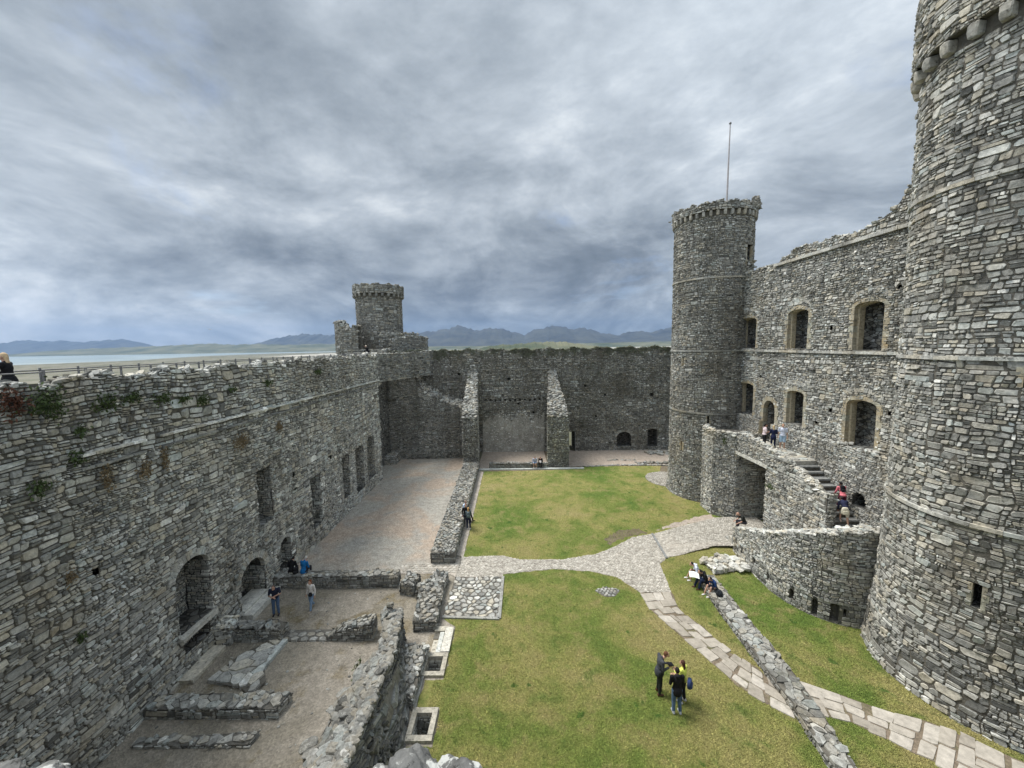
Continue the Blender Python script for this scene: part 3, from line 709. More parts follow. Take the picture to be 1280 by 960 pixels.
# broken sill of the large lower window
mb=MB(); n=40; rocks(mb,np.c_[rng.uniform(XG-.32,XG+.2,n),rng.choice([19.6,19.8,21.4,21.6,19.5],n)+rng.normal(0,.12,n),rng.uniform(7.55,7.8,n)],rng.uniform(.08,.17,n)); mb.build('broken_sill',['gate'],gate)
def string(mb,f,u0,u1,v,h=.14,pr=.13,tn=.5):
    u=u0
    while u<u1:
        w=random.uniform(.5,1.0); e=min(u+w-.012,u1)
        fbox(mb,f,u,e,v,v+h,-.05,pr+random.uniform(-.012,.012),random.uniform(.3,.8)); u+=w
mb=MB(); string(mb,fG,17.2,34,12.74); mb.build('string_course',['gate'],gate)
mb=MB(); string(mb,fG,17.5,28.2,18.72,.17,.16); mb.build('string_course',['gate'],gate)
mb=MB()
for yy in (27.42,28.78): mb=MB(); fbox(mb,fG2,yy-.03,yy+.03,6.2,7.62,-.32,.0,.6); mb.build('door_jamb',['dress'],gate)
# hole at the foot of the upper stair
mb=MB(); recess(mb,fG2,HOLE,.9,0); mb.build('wall_hole',['rubbled'],gate)

# ---- stair parapet, gate passage, landing and stairs
stair=empty('stairway',(0,0,0),0,'stone stairway with ruined parapet climbing to the round-headed doorway above the gate passage','stairs')
XP=16.4
fP=lambda u,v,d: np.stack([XP-d+0*u,u,v+0*u],-1)
pt=lambda u: np.interp(u,[19.9,20.2,21.7,23.0,24.9,28.4],[5.1,5.2,5.75,6.15,6.6,6.9])+.07*np.sin(np.asarray(u)*6)
mb=MB(); pop=[(25.0,28.38,-.1,5.22,0)]
masonry(mb,fP,19.95,28.4,-.05,7.1,rh=(.09,.19),ar=(1.1,3),keep=keepfun(pop,pt),d=.07,gap=.02); backing(mb,fP,19.95,28.4,-.05,7.2,pop,top=lambda u:pt(u)-.04,d=-.02)
fPi=lambda u,v,d: np.stack([XP+.5+d+0*u,u,v+0*u],-1)
masonry(mb,fPi,19.95,25,3.4,7.1,rh=(.1,.2),keep=keepfun([],pt),d=.05); backing(mb,fPi,19.95,25,3.3,7.2,top=lambda u:pt(u)-.04)
masonry(mb,fPi,25,28.4,5.6,7.1,rh=(.1,.2),keep=keepfun([],pt),d=.05); backing(mb,fPi,25,28.4,5.3,7.2,top=lambda u:pt(u)-.04)
fPe=lambda u,v,d: np.stack([XP+u,19.95-d+0*u,v+0*u],-1)
masonry(mb,fPe,0,.5,2.5,5.4,rh=(.1,.22),ar=(.8,1.8),d=.08); backing(mb,fPe,0,.5,2.5,5.4)
us=np.linspace(19.95,28.4,40)
for a,b in zip(us[:-1],us[1:]): mb.add([[XP,a,pt(a)-.05],[XP,b,pt(b)-.05],[XP+.5,b,pt(b)-.05],[XP+.5,a,pt(a)-.05]],[[0,1,2,3]],.5,1)
n=520; yy=rng.uniform(19.95,28.4,n); rocks(mb,np.c_[rng.uniform(XP+.03,XP+.48,n),yy,pt(yy)-.02],rng.uniform(.06,.15,n),flat=.4)
box(mb,XP+.02,XP+.48,24.2,28.4,5.22,5.6,.5,1)
# corner pier
pier=[(16.4,28.4),(18.6,28.6),(18.6,31.9),(15.9,31.9),(15.25,31.2),(15.25,29.55)]
for i in range(len(pier)):
    f,ln=lineface(pier[i],pier[(i+1)%len(pier)])
    masonry(mb,f,0,ln,-.05,6.75,rh=(.1,.22),ar=(.75,1.9),d=.08,keep=keepfun([],lambda u:6.6+.1*np.sin(u*5))); backing(mb,f,0,ln,-.05,6.6)
flatpoly(mb,pier,6.4,1); cells(mb,pier,.3,lambda u,v:6.3+0*u,d=.08)
P=[];
for i in (5,4,3):
    a=np.array(pier[i]);b=np.array(pier[(i+1)%6]); t=rng.uniform(0,1,(90,1)); P.append(a+(b-a)*t+rng.normal(0,.08,(90,2))+np.array([.15,-.0]))
P=np.concatenate(P); rocks(mb,np.c_[P,rng.uniform(6.45,6.75,len(P))],rng.uniform(.08,.17,len(P)),flat=.45)
mb.build('parapet',['gate','mortarl'],stair)
mb=MB()  # lintel beams and passage interior
fbox(mb,fP,24.85,28.4,5.2,5.42,-.45,.05,.7,0,4)
fS=lambda u,v,d: np.stack([XP+.05+u,28.42+.02*u-d,v+0*u],-1)
masonry(mb,fS,0,4.5,-.05,5.2,rh=(.1,.2),ar=(1.2,3),mi=1,d=.06); backing(mb,fS,0,4.5,-.05,5.25,mi=2)
fS2=lambda u,v,d: np.stack([XP+.05+u,25.0+d+0*u,v+0*u],-1)
masonry(mb,fS2,0,4.5,-.05,5.2,rh=(.1,.2),mi=1,d=.04); backing(mb,fS2,0,4.5,-.05,5.25,mi=2)
box(mb,XP+.45,XG+2.6,24.9,28.5,5.25,5.5,.3,2); box(mb,XG+2.4,XG+2.6,24.9,28.5,-.1,5.3,.1,2)
mb.build('gate_passage',['dressg','gate','mortar'],stair)
# upper landing and flight
mb=MB(); flatpoly(mb,[(XP+.4,23.1),(XG-.2,23.1),(XG-.2,28.5),(XP+.4,28.5)],6.26,0); cells(mb,[(XP+.45,23.1),(XG-.25,23.1),(XG-.25,28.5),(XP+.45,28.5)],.55,lambda u,v:6.27+0*u,d=.02,gap=.04,mi=0)
box(mb,XP+.46,XG-.25,23.05,23.4,5.7,6.25,.5,0); mb.build('landing',['slab'],stair)
mb=MB(); ys=[23.15,22.78,22.45,21.95,21.55,21.2,20.88,20.6,20.3,19.95,19.6]; zs=[6.26,6.0,5.74,5.5,5.24,4.98,4.72,4.46,4.2,3.95,3.72]
for i in range(1,len(ys)):
    mb=MB(); box(mb,XP+.48,XG-.24,ys[i],ys[i-1]+.06,zs[i]-.09,zs[i],random.uniform(.3,.7),0,.012)
    box(mb,XP+.5,XG-.26,ys[i]+.05,ys[i-1]+.3,zs[i]-.45,zs[i]-.085,.2,1)
    mb.build('step',['slate','mortar'],stair)
# curved retaining wall of the lower flight
rim=[(13.95,24.15),(13.74,22.6),(13.66,21.2),(13.66,19.9),(13.9,18.9),(14.35,18.1),(14.95,17.5),(15.7,17.15),(16.7,16.95)]
rimz=[1.55,2.25,2.75,3.35,3.85,4.2,4.5,4.72,4.85]
S=np.concatenate([[0],np.cumsum([math.dist(a,b) for a,b in zip(rim[:-1],rim[1:])])]); RX=np.array([p[0] for p in rim]); RY=np.array([p[1] for p in rim])
def fR(u,v,d):
    x=np.interp(u,S,RX);y=np.interp(u,S,RY); e=.25
    tx=np.interp(u+e,S,RX)-np.interp(u-e,S,RX); ty=np.interp(u+e,S,RY)-np.interp(u-e,S,RY); l=np.maximum(np.hypot(tx,ty),1e-6)
    return np.stack([x+ty/l*d,y-tx/l*d,v+0*u],-1)
def fRo(u,v,d): return fR(u,v,-d) if False else fR(u,v,-d)
# outward side is to the west/south: for a path heading south, outward (west) = (-|ty|..)
sgn=-1 if fR(np.array([2.]),np.array([0.]),np.array([1.]))[0][0]>13.7 else 1
fRo=lambda u,v,d: fR(u,v,sgn*d)
rt=lambda u: np.interp(u,S,rimz)+.05*np.sin(np.asarray(u)*7)
scar=[(5.3,5.5,.35,.7,.2),(6.3,6.52,.1,.7,.25),(7.0,7.35,.1,.85,.2),(7.5,7.62,.5,.8,.1),(2.6,2.75,.7,1.0,.1),(1.2,1.32,.5,.8,.1),(3.9,4.05,.5,.8,.15)]
mb=MB(); masonry(mb,fRo,0,S[-1],1.05,5.0,rh=(.09,.2),ar=(.9,2.5),d=.07,keep=keepfun(scar,rt),gap=.02)
masonry(mb,fRo,0,S[-1],-.05,1.1,rh=(.13,.3),ar=(.8,1.8),d=.03,keep=keepfun(scar,rt),gap=.012,tfun=lambda u,v:-.12+0*u)
backing(mb,fRo,0,S[-1],-.05,5,scar,top=lambda u:rt(u)-.05,du=.3,d=-.02)
for sc_ in scar: recess(mb,fRo,sc_,.35,1)
us=np.linspace(0,S[-1],50)
for a,b in zip(us[:-1],us[1:]):
    A=fRo(np.array([a,b,b,a]),np.array([rt(a),rt(b),rt(b),rt(a)])-.05,np.array([0,0,-.6,-.6])); mb.add(A,[[0,1,2,3]],.5,1)
    A=fRo(np.array([a,b,b,a]),np.array([rt(a)-.05,rt(b)-.05,0,0]),np.full(4,-.6)); mb.add(A,[[0,1,2,3]],.5,1)
n=800; uu=rng.uniform(0,S[-1],n); rocks(mb,fRo(uu,rt(uu)-.02,-rng.uniform(.03,.6,n)),rng.uniform(.06,.15,n),flat=.45)
fe,ln=lineface((13.95,24.15),(14.6,24.2)); fe2=lambda u,v,d:fe(u,v,-d)
masonry(mb,fe2,0,ln,-.05,1.6,rh=(.1,.2)); backing(mb,fe2,0,ln,-.05,1.5)
mb.build('retaining_wall',['gate','mortarl'],stair)
# lower flight: low steps rising between retaining wall and parapet
for i in range(20):
    t0,t1=i/20,(i+1)/20; ya=25.4-t0*7.6; yb=25.4-t1*7.6; z=.15+3.5*min(1,(i+1)/16)
    mb=MB()
    box(mb,float(np.interp(ya,[16.9,17.3,18.1,19,21],[16.6,15.9,14.9,14.4,14.15])),XP-.01 if ya>19.9 else XG-.32,yb,ya,z-.7,z,random.uniform(.3,.7),0,.008)
    mb.build('step',['slab'],stair)

# ================================================================== TURRETS
def turret(name,label,cx,cy,Rf,mat,strings,corb,ztop,topf,slits,rh=(.12,.26),ar=(.8,2.1),z0=-.05,rc=24,holes=(),a0=-PI,a1=PI,group=None,over=.26,cs=.62,dark=None):
    e=empty(name,(0,0,0),0,label,'tower',group)
    RR=Rf(10)
    f=lambda u,v,d: np.stack([cx+(np.vectorize(Rf)(v)+d)*np.cos(u/RR),cy+(np.vectorize(Rf)(v)+d)*np.sin(u/RR),v+0*u],-1)
    mb=MB(); ops=[(a*RR-w/2,a*RR+w/2,z,z+h,0) for a,z,w,h in slits]
    c0,c1=corb
    masonry(mb,f,a0*RR,a1*RR,z0,c0,rh=rh,ar=ar,d=.07,keep=keepfun(ops),gap=.022,warp=.04,tfun=dark,split=.4)
    vb=[.7,1.5,3,5,8,12]
    backing(mb,f,a0*RR,a1*RR,z0,c0+.6,ops,vbreaks=vb,du=.35)
    # parapet on corbels
    Rp=Rf(20)+over
    fp=lambda u,v,d: np.stack([cx+(Rp+d)*np.cos(u/Rp),cy+(Rp+d)*np.sin(u/Rp),v+0*u],-1)
    pt=lambda u: topf(np.asarray(u)/Rp)
    mx=float(np.max(pt(np.linspace(-PI*Rp,PI*Rp,200))))
    masonry(mb,fp,-PI*Rp,PI*Rp,c1,mx,rh=rh,ar=ar,d=.08,keep=keepfun([],pt),gap=.022)
    backing(mb,fp,-PI*Rp,PI*Rp,c1,mx,top=lambda u:pt(u)-.05,du=.3)
    fi=lambda u,v,d: fp(u,v,-.55-d)
    masonry(mb,fi,-PI*Rp,PI*Rp,c1,mx,rh=(.2,.35),keep=keepfun([],pt),d=.04); backing(mb,fi,-PI*Rp,PI*Rp,c1,mx,top=lambda u:pt(u)-.05,du=.5)
    us=np.linspace(-PI*Rp,PI*Rp,90)
    for a,b in zip(us[:-1],us[1:]):
        mb.add(fp(np.array([a,b,b,a]),np.array([pt(a),pt(b),pt(b),pt(a)])-.05,np.array([0,0,-.55,-.55])),[[0,1,2,3]],.5,1)
        mb.add(fp(np.array([a,b,b,a]),np.full(4,c1),np.array([0,0,-.8,-.8])),[[0,1,2,3]],.5,1)
    n=int(2*PI*Rp*26); uu=rng.uniform(-PI*Rp,PI*Rp,n); rocks(mb,fp(uu,pt(uu)-.03,-rng.uniform(.0,.5,n)),rng.uniform(.06,.17,n),flat=.45)
    k=24; a=np.linspace(0,2*PI,k,endpoint=False); mb.add(np.c_[cx+(Rp-.5)*np.cos(a),cy+(Rp-.5)*np.sin(a),np.full(k,c1)],[list(range(k))],.5,1)
    mb.build('stonework',[mat,'mortar'],e)
    kk=int(2*PI*Rp/cs)
    for i in range(kk):
        mb=MB(); a=(i+.5)/kk*2*PI-PI+random.uniform(-.01,.01); u=a*RR; w=cs*.25
        p=f(np.array([u]),np.array([(c0+c1)/2+.02]),np.array([over*.45]))
        V=RV2.copy(); V=np.sign(V)*np.abs(V)**.38*(1+rng.normal(0,.05,(len(V),1))); V=V*np.array([over*.72,w*.85,(c1-c0)*.42]); V[:,0]*=1+.35*V[:,2]/(c1-c0)
        V=np.c_[V[:,0]*math.cos(a)-V[:,1]*math.sin(a),V[:,0]*math.sin(a)+V[:,1]*math.cos(a),V[:,2]]; mb.add(V+p,RF2,random.uniform(.15,.7))
        mb.build('corbel',[mat],e)
    for z in strings: mb=MB(); string(mb,f,a0*RR,a1*RR,z,.13,.11); mb.build('string_course',[mat],e)
    for (a,z,w,h),op in zip(slits,ops):
        mb=MB(); recess(mb,f,op,.7,1)
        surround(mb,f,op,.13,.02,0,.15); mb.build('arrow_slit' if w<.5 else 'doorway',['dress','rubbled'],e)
    return e,f
RB=lambda z: float(np.interp(z,[-1,0,1.6,3.5,6,9,13,30],[3.95,3.85,3.66,3.50,3.40,3.36,3.33,3.33]))
def aim(cx,cy,x,y): return math.atan2(y-cy,x-cx)
bigtop=lambda a: 26.6+.16*np.sin(a*23)+.12*np.sin(a*41+1)-np.where(np.abs(np.asarray(a)-aim(18.8,14.4,15.3,13.9)+0)%(2*PI)<.16,.9,0)
BA=lambda y:PI+math.asin((14.4-y)/3.4)
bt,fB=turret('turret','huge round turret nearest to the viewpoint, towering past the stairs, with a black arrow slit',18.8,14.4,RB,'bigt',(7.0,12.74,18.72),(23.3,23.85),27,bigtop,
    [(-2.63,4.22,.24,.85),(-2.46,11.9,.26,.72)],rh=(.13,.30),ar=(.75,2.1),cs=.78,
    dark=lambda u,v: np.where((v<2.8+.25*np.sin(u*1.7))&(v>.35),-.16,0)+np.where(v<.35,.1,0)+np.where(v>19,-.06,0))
RS=lambda z: float(np.interp(z,[-1,0,1.5,4,30],[3.3,3.25,3.15,3.08,3.05]))
smalltop=lambda a: 24.45+.10*np.sin(a*19)+.08*np.sin(a*37+1)+.35*np.exp(-((np.asarray(a)-2.9)/.2)**2)
st,fS_=turret('turret','round turret carrying the flagpole at the far end of the gatehouse front',17.2,34.6,RS,'smallt',(7.55,12.74,18.6),(23.35,23.85),25,smalltop,
    [(-2.72,11.5,.17,.75),(-2.0,6.6,.19,.85),(-2.70,4.15,.17,.8),(-.98,19.1,.8,2.1)],rh=(.11,.23),cs=.52,over=.17)
# broken stair-turret stump on top of the flagpole turret
mb=MB()
for k in range(24):
    z=24.3+k*.04; rr=.40-.011*k; n=8; a=rng.uniform(0,2*PI,n); rocks(mb,np.c_[19.85+rr*.8*np.cos(a),33.15+rr*np.sin(a),np.full(n,z)],rng.uniform(.09,.17,n),flat=.6)
mb.build('broken_stump',['smallt'],st); mb=MB()
rocks(mb,np.c_[rng.normal(14.7,.18,16),rng.normal(36.2,.25,16),rng.uniform(24.4,24.75,16)],.14)
mb.build('broken_merlon',['smallt'],st); mb=MB()
rocks(mb,np.c_[rng.normal(18.95,.15,30),rng.normal(31.9,.25,30),rng.uniform(18.9,19.9,30)],.16)
mb.build('broken_toothing',['smallt'],st)
NWR=lambda z:3.0
nwtop=lambda a: 21.75+.10*np.sin(a*13)+.06*np.sin(a*29)
nt_,fNW=turret('round_turret','small round turret rising from the far left corner tower above the wall walk',-18.55,54.0,NWR,'nwt',(),(20.1,20.6),22,nwtop,[],rh=(.14,.3),z0=9.0,over=.30,cs=.78)
mb=MB(); R6=lambda z:6.05
f6=lambda u,v,d: np.stack([-18.3+(6.05+d)*np.cos(u/6.05),54.2+(6.05+d)*np.sin(u/6.05),v+0*u],-1)
def t6(u):
    a=np.asarray(u)/6.05; x=-18.3+6.05*np.cos(a)
    z=np.interp(x,[-24.4,-22.2,-21.9,-21.4,-20.8,-20.2,-19.4,-19.2,-15.7,-15.4,-13.8,-12.4,-12.2],[17.0,16.95,16.5,15.9,15.8,16.2,16.4,13.2,13.2,14.5,14.95,14.9,14.7])
    return np.where(np.sin(a)<.2,z,13.4+0*x)+.08*np.sin(a*40)
masonry(mb,f6,-PI*6.05,PI*6.05,6,17.5,rh=(.16,.32),keep=keepfun([],t6),d=.07); backing(mb,f6,-PI*6.05,PI*6.05,0,17.5,top=lambda u:float(t6(u))-.05,du=.4)
f6i=lambda u,v,d:f6(u,v,-.9-d)
backing(mb,f6i,-PI*6.05,PI*6.05,6,17.5,top=lambda u:float(t6(u))-.05,du=.4,mi=0)
n=1100; uu=rng.uniform(-PI*6.05,PI*6.05,n); rocks(mb,f6(uu,t6(uu)-.05,-rng.uniform(0,.9,n)),rng.uniform(.1,.24,n))
a=np.linspace(0,2*PI,30,endpoint=False); mb.add(np.c_[-18.3+6*np.cos(a),54.2+6*np.sin(a),np.full(30,12.5)],[list(range(30))],.5,1)
o=mb.build('corner_tower',['nwt','mortar']); tag(o,'broken parapet of the round corner tower around the far left turret','tower')
mb=MB(); n=90; a=rng.uniform(-1.3,-.3,n); rocks(mb,np.c_[-18.3+5.6*np.cos(a),54.2+5.6*np.sin(a),rng.uniform(14.9,15.4,n)],rng.uniform(.1,.25,n)); mb.build('mossy_coping',['mossy'],o)
# flagpole
mb=MB()
def tube(mb,a,b,r0,r1,k=8,tint=.5,mi=0,cap=True):
    a=np.array(a,float);b=np.array(b,float); d=b-a; d/=np.linalg.norm(d); t=np.array([1,0,0]) if abs(d[0])<.9 else np.array([0,1,0]); x=np.cross(d,t); x/=np.linalg.norm(x); y=np.cross(d,x)
    an=np.linspace(0,2*PI,k,endpoint=False); c=np.cos(an)[:,None]*x+np.sin(an)[:,None]*y
    mb.add(np.concatenate([a+c*r0,b+c*r1]),[[i,(i+1)%k,(i+1)%k+k,i+k] for i in range(k)],tint,mi)
    if cap: mb.add(np.concatenate([a+c*r0]),[list(range(k))],tint,mi); mb.add(b+c*r1,[list(range(k))],tint,mi)
fpole=empty('flagpole',(18.38,34.8,23.9),0,'tall bare white flagpole standing on the far turret','flagpole')
mb=MB(); tube(mb,(0,0,0),(.02,0,4.0),.085,.07); tube(mb,(.02,0,4.0),(.06,0,7.85),.07,.04); mb.build('pole',['white'],fpole)
mb=MB(); rocks(mb,[(.06,0,7.92)],.10,flat=1,jit=0,fine=True); mb.build('finial',['metal'],fpole)
mb=MB(); box(mb,-.2,.2,-.2,.2,0,.3); mb.build('pole_base',['metal'],fpole)

# ================================================================== GROUND SHEETS
pits=[(-4.0,-3.05,11.95,13.2),(-4.15,-3.12,14.6,15.8)]
def pit_hole(p): return (p[0]+.2,p[1]-.2,p[2]+.22,p[3]-.22)
hx=[pit_hole(p) for p in pits]
xs=sorted({-3200,-900,-300,-120,-60,-30,-13,-6,-3.9,-2,0,6,12,20,40,60,120,300,900,4000}|{h[0] for h in hx}|{h[1] for h in hx})
ys=sorted({-3000,-600,-120,-60,-30,0,6,18,24,30,40,46,60,80,120,200,400,900,2000,5200}|{h[2] for h in hx}|{h[3] for h in hx})
def tz(x,y):
    if -32<=x<=42 and -32<=y<=62: return 0.0
    dx=max(-30-x,x-60,0); dy=max(-40-y,y-62,0)
    d=math.hypot(dx,dy*1.0)
    return -58.5*min(1,(d/230))**.8 if d>0 else 0.0
mb=MB()
for a,b in zip(xs[:-1],xs[1:]):
    for c,d in zip(ys[:-1],ys[1:]):
        m=((a+b)/2,(c+d)/2)
        if any(h[0]<m[0]<h[1] and h[2]<m[1]<h[3] for h in hx): continue
        if a<-900 and c>2000: continue
        mb.add([[a,c,tz(a,c)],[b,c,tz(b,c)],[b,d,tz(b,d)],[a,d,tz(a,d)]],[[0,1,2,3]],.5,0)
def marsh_mat():
    m,nt,b=newmat('marsh_land'); P=pos(nt)
    c=ramp(nt,noise(nt,P,.006,10,.75,1.0),[(.36,(.05,.065,.03)),(.46,(.13,.13,.085)),(.55,(.22,.205,.16)),(.64,(.07,.085,.04)),(.75,(.17,.16,.11))])
    c=mix(nt,.8,c,ramp(nt,noise(nt,P,.03,6,.7),[(.3,g(.6)),(.7,g(1.35))]),'MULTIPLY')
    L(nt,c,b.inputs['Base Color']); return m
M['marsh']=marsh_mat()
tag(mb.build('ground',['marsh']),kind='structure')
sheet('courtyard_earth',[(-3.03,-3),(19,-3),(19,49),(-3.03,49)],.004,'earth')
# lawn
pathU=[(-3.62,23.72),(-1.0,23.82),(.12,23.33),(2.64,23.27),(5.03,23.88),(6.57,24.84),(8.0,26.0),(9.5,26.45),(9.34,23.3),(8.69,22.6),(8.47,21.06),(8.3,19.6),(8.12,18.39),(8.78,17.27),(9.12,15.81),(9.85,14.96),(10.05,14.0),(9.9,12.85),(9.2,13.3),(8.54,14.17),(7.8,15.96),(7.1,17.6),(6.72,18.41),(6.62,20.01),(5.66,21.35),(4.17,22.02),(2.04,22.23),(-.92,21.75),(-.92,21.5),(-3.7,21.5)]
gravU=[p for p in pathU[:8]]+[(9.34,23.3),(8.69,22.6),(8.47,21.06),(8.3,19.9),(6.62,19.9),(5.66,21.35),(4.17,22.02),(2.04,22.23),(-.92,21.75),(-.92,21.5),(-3.7,21.5)]
rampP=[(9.53,26.43),(11.6,27.25),(15.0,28.45),(16.4,28.4),(18,28.4),(18,25),(16.4,25),(14.2,24.3),(13.0,24.5),(9.34,23.3)]
path2=[(10.9,14.4),(12.19,13.68),(13.15,13.08),(14.2,12.7),(14.86,12.25),(15.2,11.82),(16.2,11.1),(17,10.4),(16.2,9.3),(14.2,10.5),(13.35,11.1),(12.79,11.53),(12.29,12.11),(11.64,12.63),(10.6,12.9)]
pathF=[(6.62,19.9),(8.3,19.9),(8.12,18.39),(8.78,17.27),(9.12,15.81),(9.85,14.96),(10.05,14.0),(9.9,12.85),(9.2,13.3),(8.54,14.17),(7.8,15.96),(7.1,17.6),(6.72,18.41)]
cobP=[(-3.84,18.16),(-1.0,18.0),(-.93,21.52),(-3.7,21.52)]
lawnP=[(-3.55,40.7),(-3.5,23.6),(-3.5,21.0),(-3.84,18.1),(-3.1,17.5),(-3.1,14.5),(-3.88,14.5),(-3.88,13.3),(-3.0,13.3),(-3.0,11.85),(-3.88,11.85),(-3.9,-2),(19,-2),(19,33),(15,33),(14,38),(16,41.9),(7.4,42.0),(7.3,41.1)]
bare=[(10.0,26.95),(13.6,28.05),(15.2,28.6),(15.3,29.5),(13.5,28.9),(11,27.7)]
bare2=[(6.2,25.0),(7.6,26.1),(9.3,26.6),(8.9,27.3),(7.2,26.9),(6.2,26.1)]
circ=[(15.0+2.1*math.cos(a),37.6+2.3*math.sin(a)) for a in np.linspace(0,2*PI,26,endpoint=False)]
rockp=[(4.87+.62*math.cos(a)*(1+.2*math.sin(3*a)),20.0+.42*math.sin(a)) for a in np.linspace(0,2*PI,16,endpoint=False)]
sheet('lawn',lawnP,.02,'lawn')
sheet('bare_ground',bare,.026,'pink',step=.2,j=.08); sheet('bare_ground',bare2,.026,'earth',step=.2,j=.1)
o=sheet('path',gravU,.03,'strip',step=.3,j=.03); o['label']='pale stone path curving across the lawn'
mb=MB(); hz=lambda u,v:.035+0*u
cells(mb,gravU,.15,hz,gap=.10,d=.018,mi=0,base=-.02,jit=.9,tfun=lambda u,v:.05+0*u); o=mb.build('path_setts',['sett']); tag(o,kind='structure')
mb=MB(); flatpoly(mb,ragged(rampP,.3,.02),lambda x,y:.035+.25*max(0,min(1,(x-10)/6)),0); cells(mb,rampP,.14,lambda u,v:.04+.25*np.clip((u-10)/6,0,1),gap=.08,d=.014,mi=1,base=-.02,jit=.95)
f,ln=lineface((9.34,23.25),(9.55,26.45)); fbox(mb,f,0,ln,.0,.09,-.07,.07,.3,2,6)
o=mb.build('ramp',['strip','sett','slate']); tag(o,kind='structure')
# edging kerb of the ramp on the lawn side
# flagstone path: rows of slabs along its centre line
def slabpath(name,left,right,w=.62,z=.045,nrow=3):
    lft=np.array(left,float);rgt=np.array(right,float)
    s=np.concatenate([[0],np.cumsum(np.hypot(*np.diff((lft+rgt)/2,axis=0).T))])
    def f(u,v,d):
        lx=np.interp(u,s,lft[:,0]);ly=np.interp(u,s,lft[:,1]);rx=np.interp(u,s,rgt[:,0]);ry=np.interp(u,s,rgt[:,1])
        return np.stack([lx+(rx-lx)*v,ly+(ry-ly)*v,z+d],-1)
    mb=MB(); U=[];V=[];u=0
    while u<s[-1]-.2:
        du=random.uniform(.42,.72); e=min(u+du,s[-1]); k=random.choice([2,3,3]); cuts=[0]+sorted([(i+1)/k+random.uniform(-.1,.1) for i in range(k-1)])+[1]
        for a,b in zip(cuts[:-1],cuts[1:]):
            off=random.uniform(-.12,.12); g1=.018;c=.05
            a2=a+.012 if a>0 else random.uniform(-.07,.05); b2=b-.012 if b<1 else 1-random.uniform(-.07,.05)
            U.append([u+c+off,e-c+off,e-g1+off,e-g1+off,e-c+off,u+c+off,u+g1+off,u+g1+off]); V.append([a2,a2,a2+c*.7,b2-c*.7,b2,b2,b2-c*.7,a2+c*.7])
        u+=du
    U=np.clip(np.array(U),0,s[-1])+0; V=np.array(V)+rng.normal(0,.012,np.shape(V)); U=U+rng.normal(0,.02,U.shape)
    n=len(U); emit_stones(mb,f,U,V,np.full(n,.012),.008,rng.uniform(0,1,n),0,-.03,.96,None,.2)
    o=mb.build(name,['flag']); tag(o,kind='structure'); return o
sheet('path_bed',ragged(pathF,.3,.02),.03,'earth',step=0)
slabpath('flagstone_path',[(6.62,19.95),(6.72,18.41),(7.1,17.6),(7.8,15.96),(8.54,14.17),(9.3,13.2),(9.95,12.7)],[(8.3,19.95),(8.12,18.6),(8.55,17.5),(9.05,16.2),(9.5,15.3),(9.95,14.6),(10.3,14.0)])
sheet('path_bed',ragged(path2,.3,.02),.03,'earth',step=0)
slabpath('flagstone_path',[(10.7,12.9),(11.64,12.6),(12.3,12.1),(12.8,11.53),(13.4,11.05),(14.2,10.4),(15.5,9.3),(17,8)],[(10.95,14.35),(12.2,13.65),(13.15,13.05),(14.2,12.65),(14.9,12.2),(15.6,11.6),(16.6,10.7),(18,9.7)])
mb=MB(); flatpoly(mb,cobP,.03,1); cells(mb,cobP,.33,lambda u,v:.04+0*u,gap=.13,d=.04,jit=.85,tfun=lambda u,v:.02+0*u)
for (a,b) in (((-3.84,18.12),(-.98,17.96)),((-.96,17.98),(-.88,21.5))):
    f,ln=lineface(a,b); fbox(mb,f,0,ln,-.0,.09,-.1,.06,.3,0,7)
o=mb.build('cobbled_pad',['slab','mortar']); tag(o,kind='structure')
mb=MB(); flatpoly(mb,circ,.026,1); cells(mb,circ,.2,lambda u,v:.03+0*u,gap=.12,d=.03); tag(mb.build('pebble_apron',['sett','mortar']),kind='structure')
mb=MB(); flatpoly(mb,rockp,.027,1); cells(mb,rockp,.2,lambda u,v:.03+0*u,gap=.15,d=.05); tag(mb.build('stone_patch',['ruin','mortar']),kind='structure')
# strips beside the lawn
sheet('gravel_strip',[(-3.97,23.9),(-3.52,23.7),(-3.60,40.6),(-4.2,41.2),(-4.2,24)],.034,'strip',step=.4,j=.02)
mb=MB(); box(mb,-4.2,7.35,41.18,41.55,-.02,.09,.8); o=mb.build('kerb',['dressg']); tag(o,kind='structure')
sheet('gravel_strip',[(-4.2,21.9),(-3.6,21.5),(-3.6,23.7),(-5.6,22.9),(-7.2,22.9),(-7.2,21.9)],.03,'strip',step=.4,j=.01)
mb=MB(); cells(mb,[(-7.2,21.95),(-3.72,21.95),(-3.72,23.0),(-7.2,23.0)],.26,lambda u,v:.035+0*u,gap=.08,d=.015,jit=.15,aspect=1.1); box(mb,-3.72,-3.64,21.5,23.7,0,.07,.2,0); box(mb,-4.0,-3.6,23.55,23.7,0,.07,.2,0)
tag(mb.build('paved_threshold',['sett']),kind='structure')
sheet('hall_floor',[(-14,22.0),(-5.4,22.0),(-5.4,46.2),(-15.8,46.2),(-15.8,38),(-14,38)],.012,'hallfloor',step=0)
sheet('kitchen_floor',[(-14,-2),(-3.9,-2),(-3.9,11.9),(-4.2,16),(-3.9,17.3),(-4.1,22),(-14,22)],.010,'kitchen',step=0) if False else None
mb=MB()
kx=[-14,-13,-9,-6.5]+sorted({h[0] for h in hx}|{h[1] for h in hx})+[-3.02]; ky=[-2,8]+sorted({h[2] for h in hx}|{h[3] for h in hx})+[16,18,22]
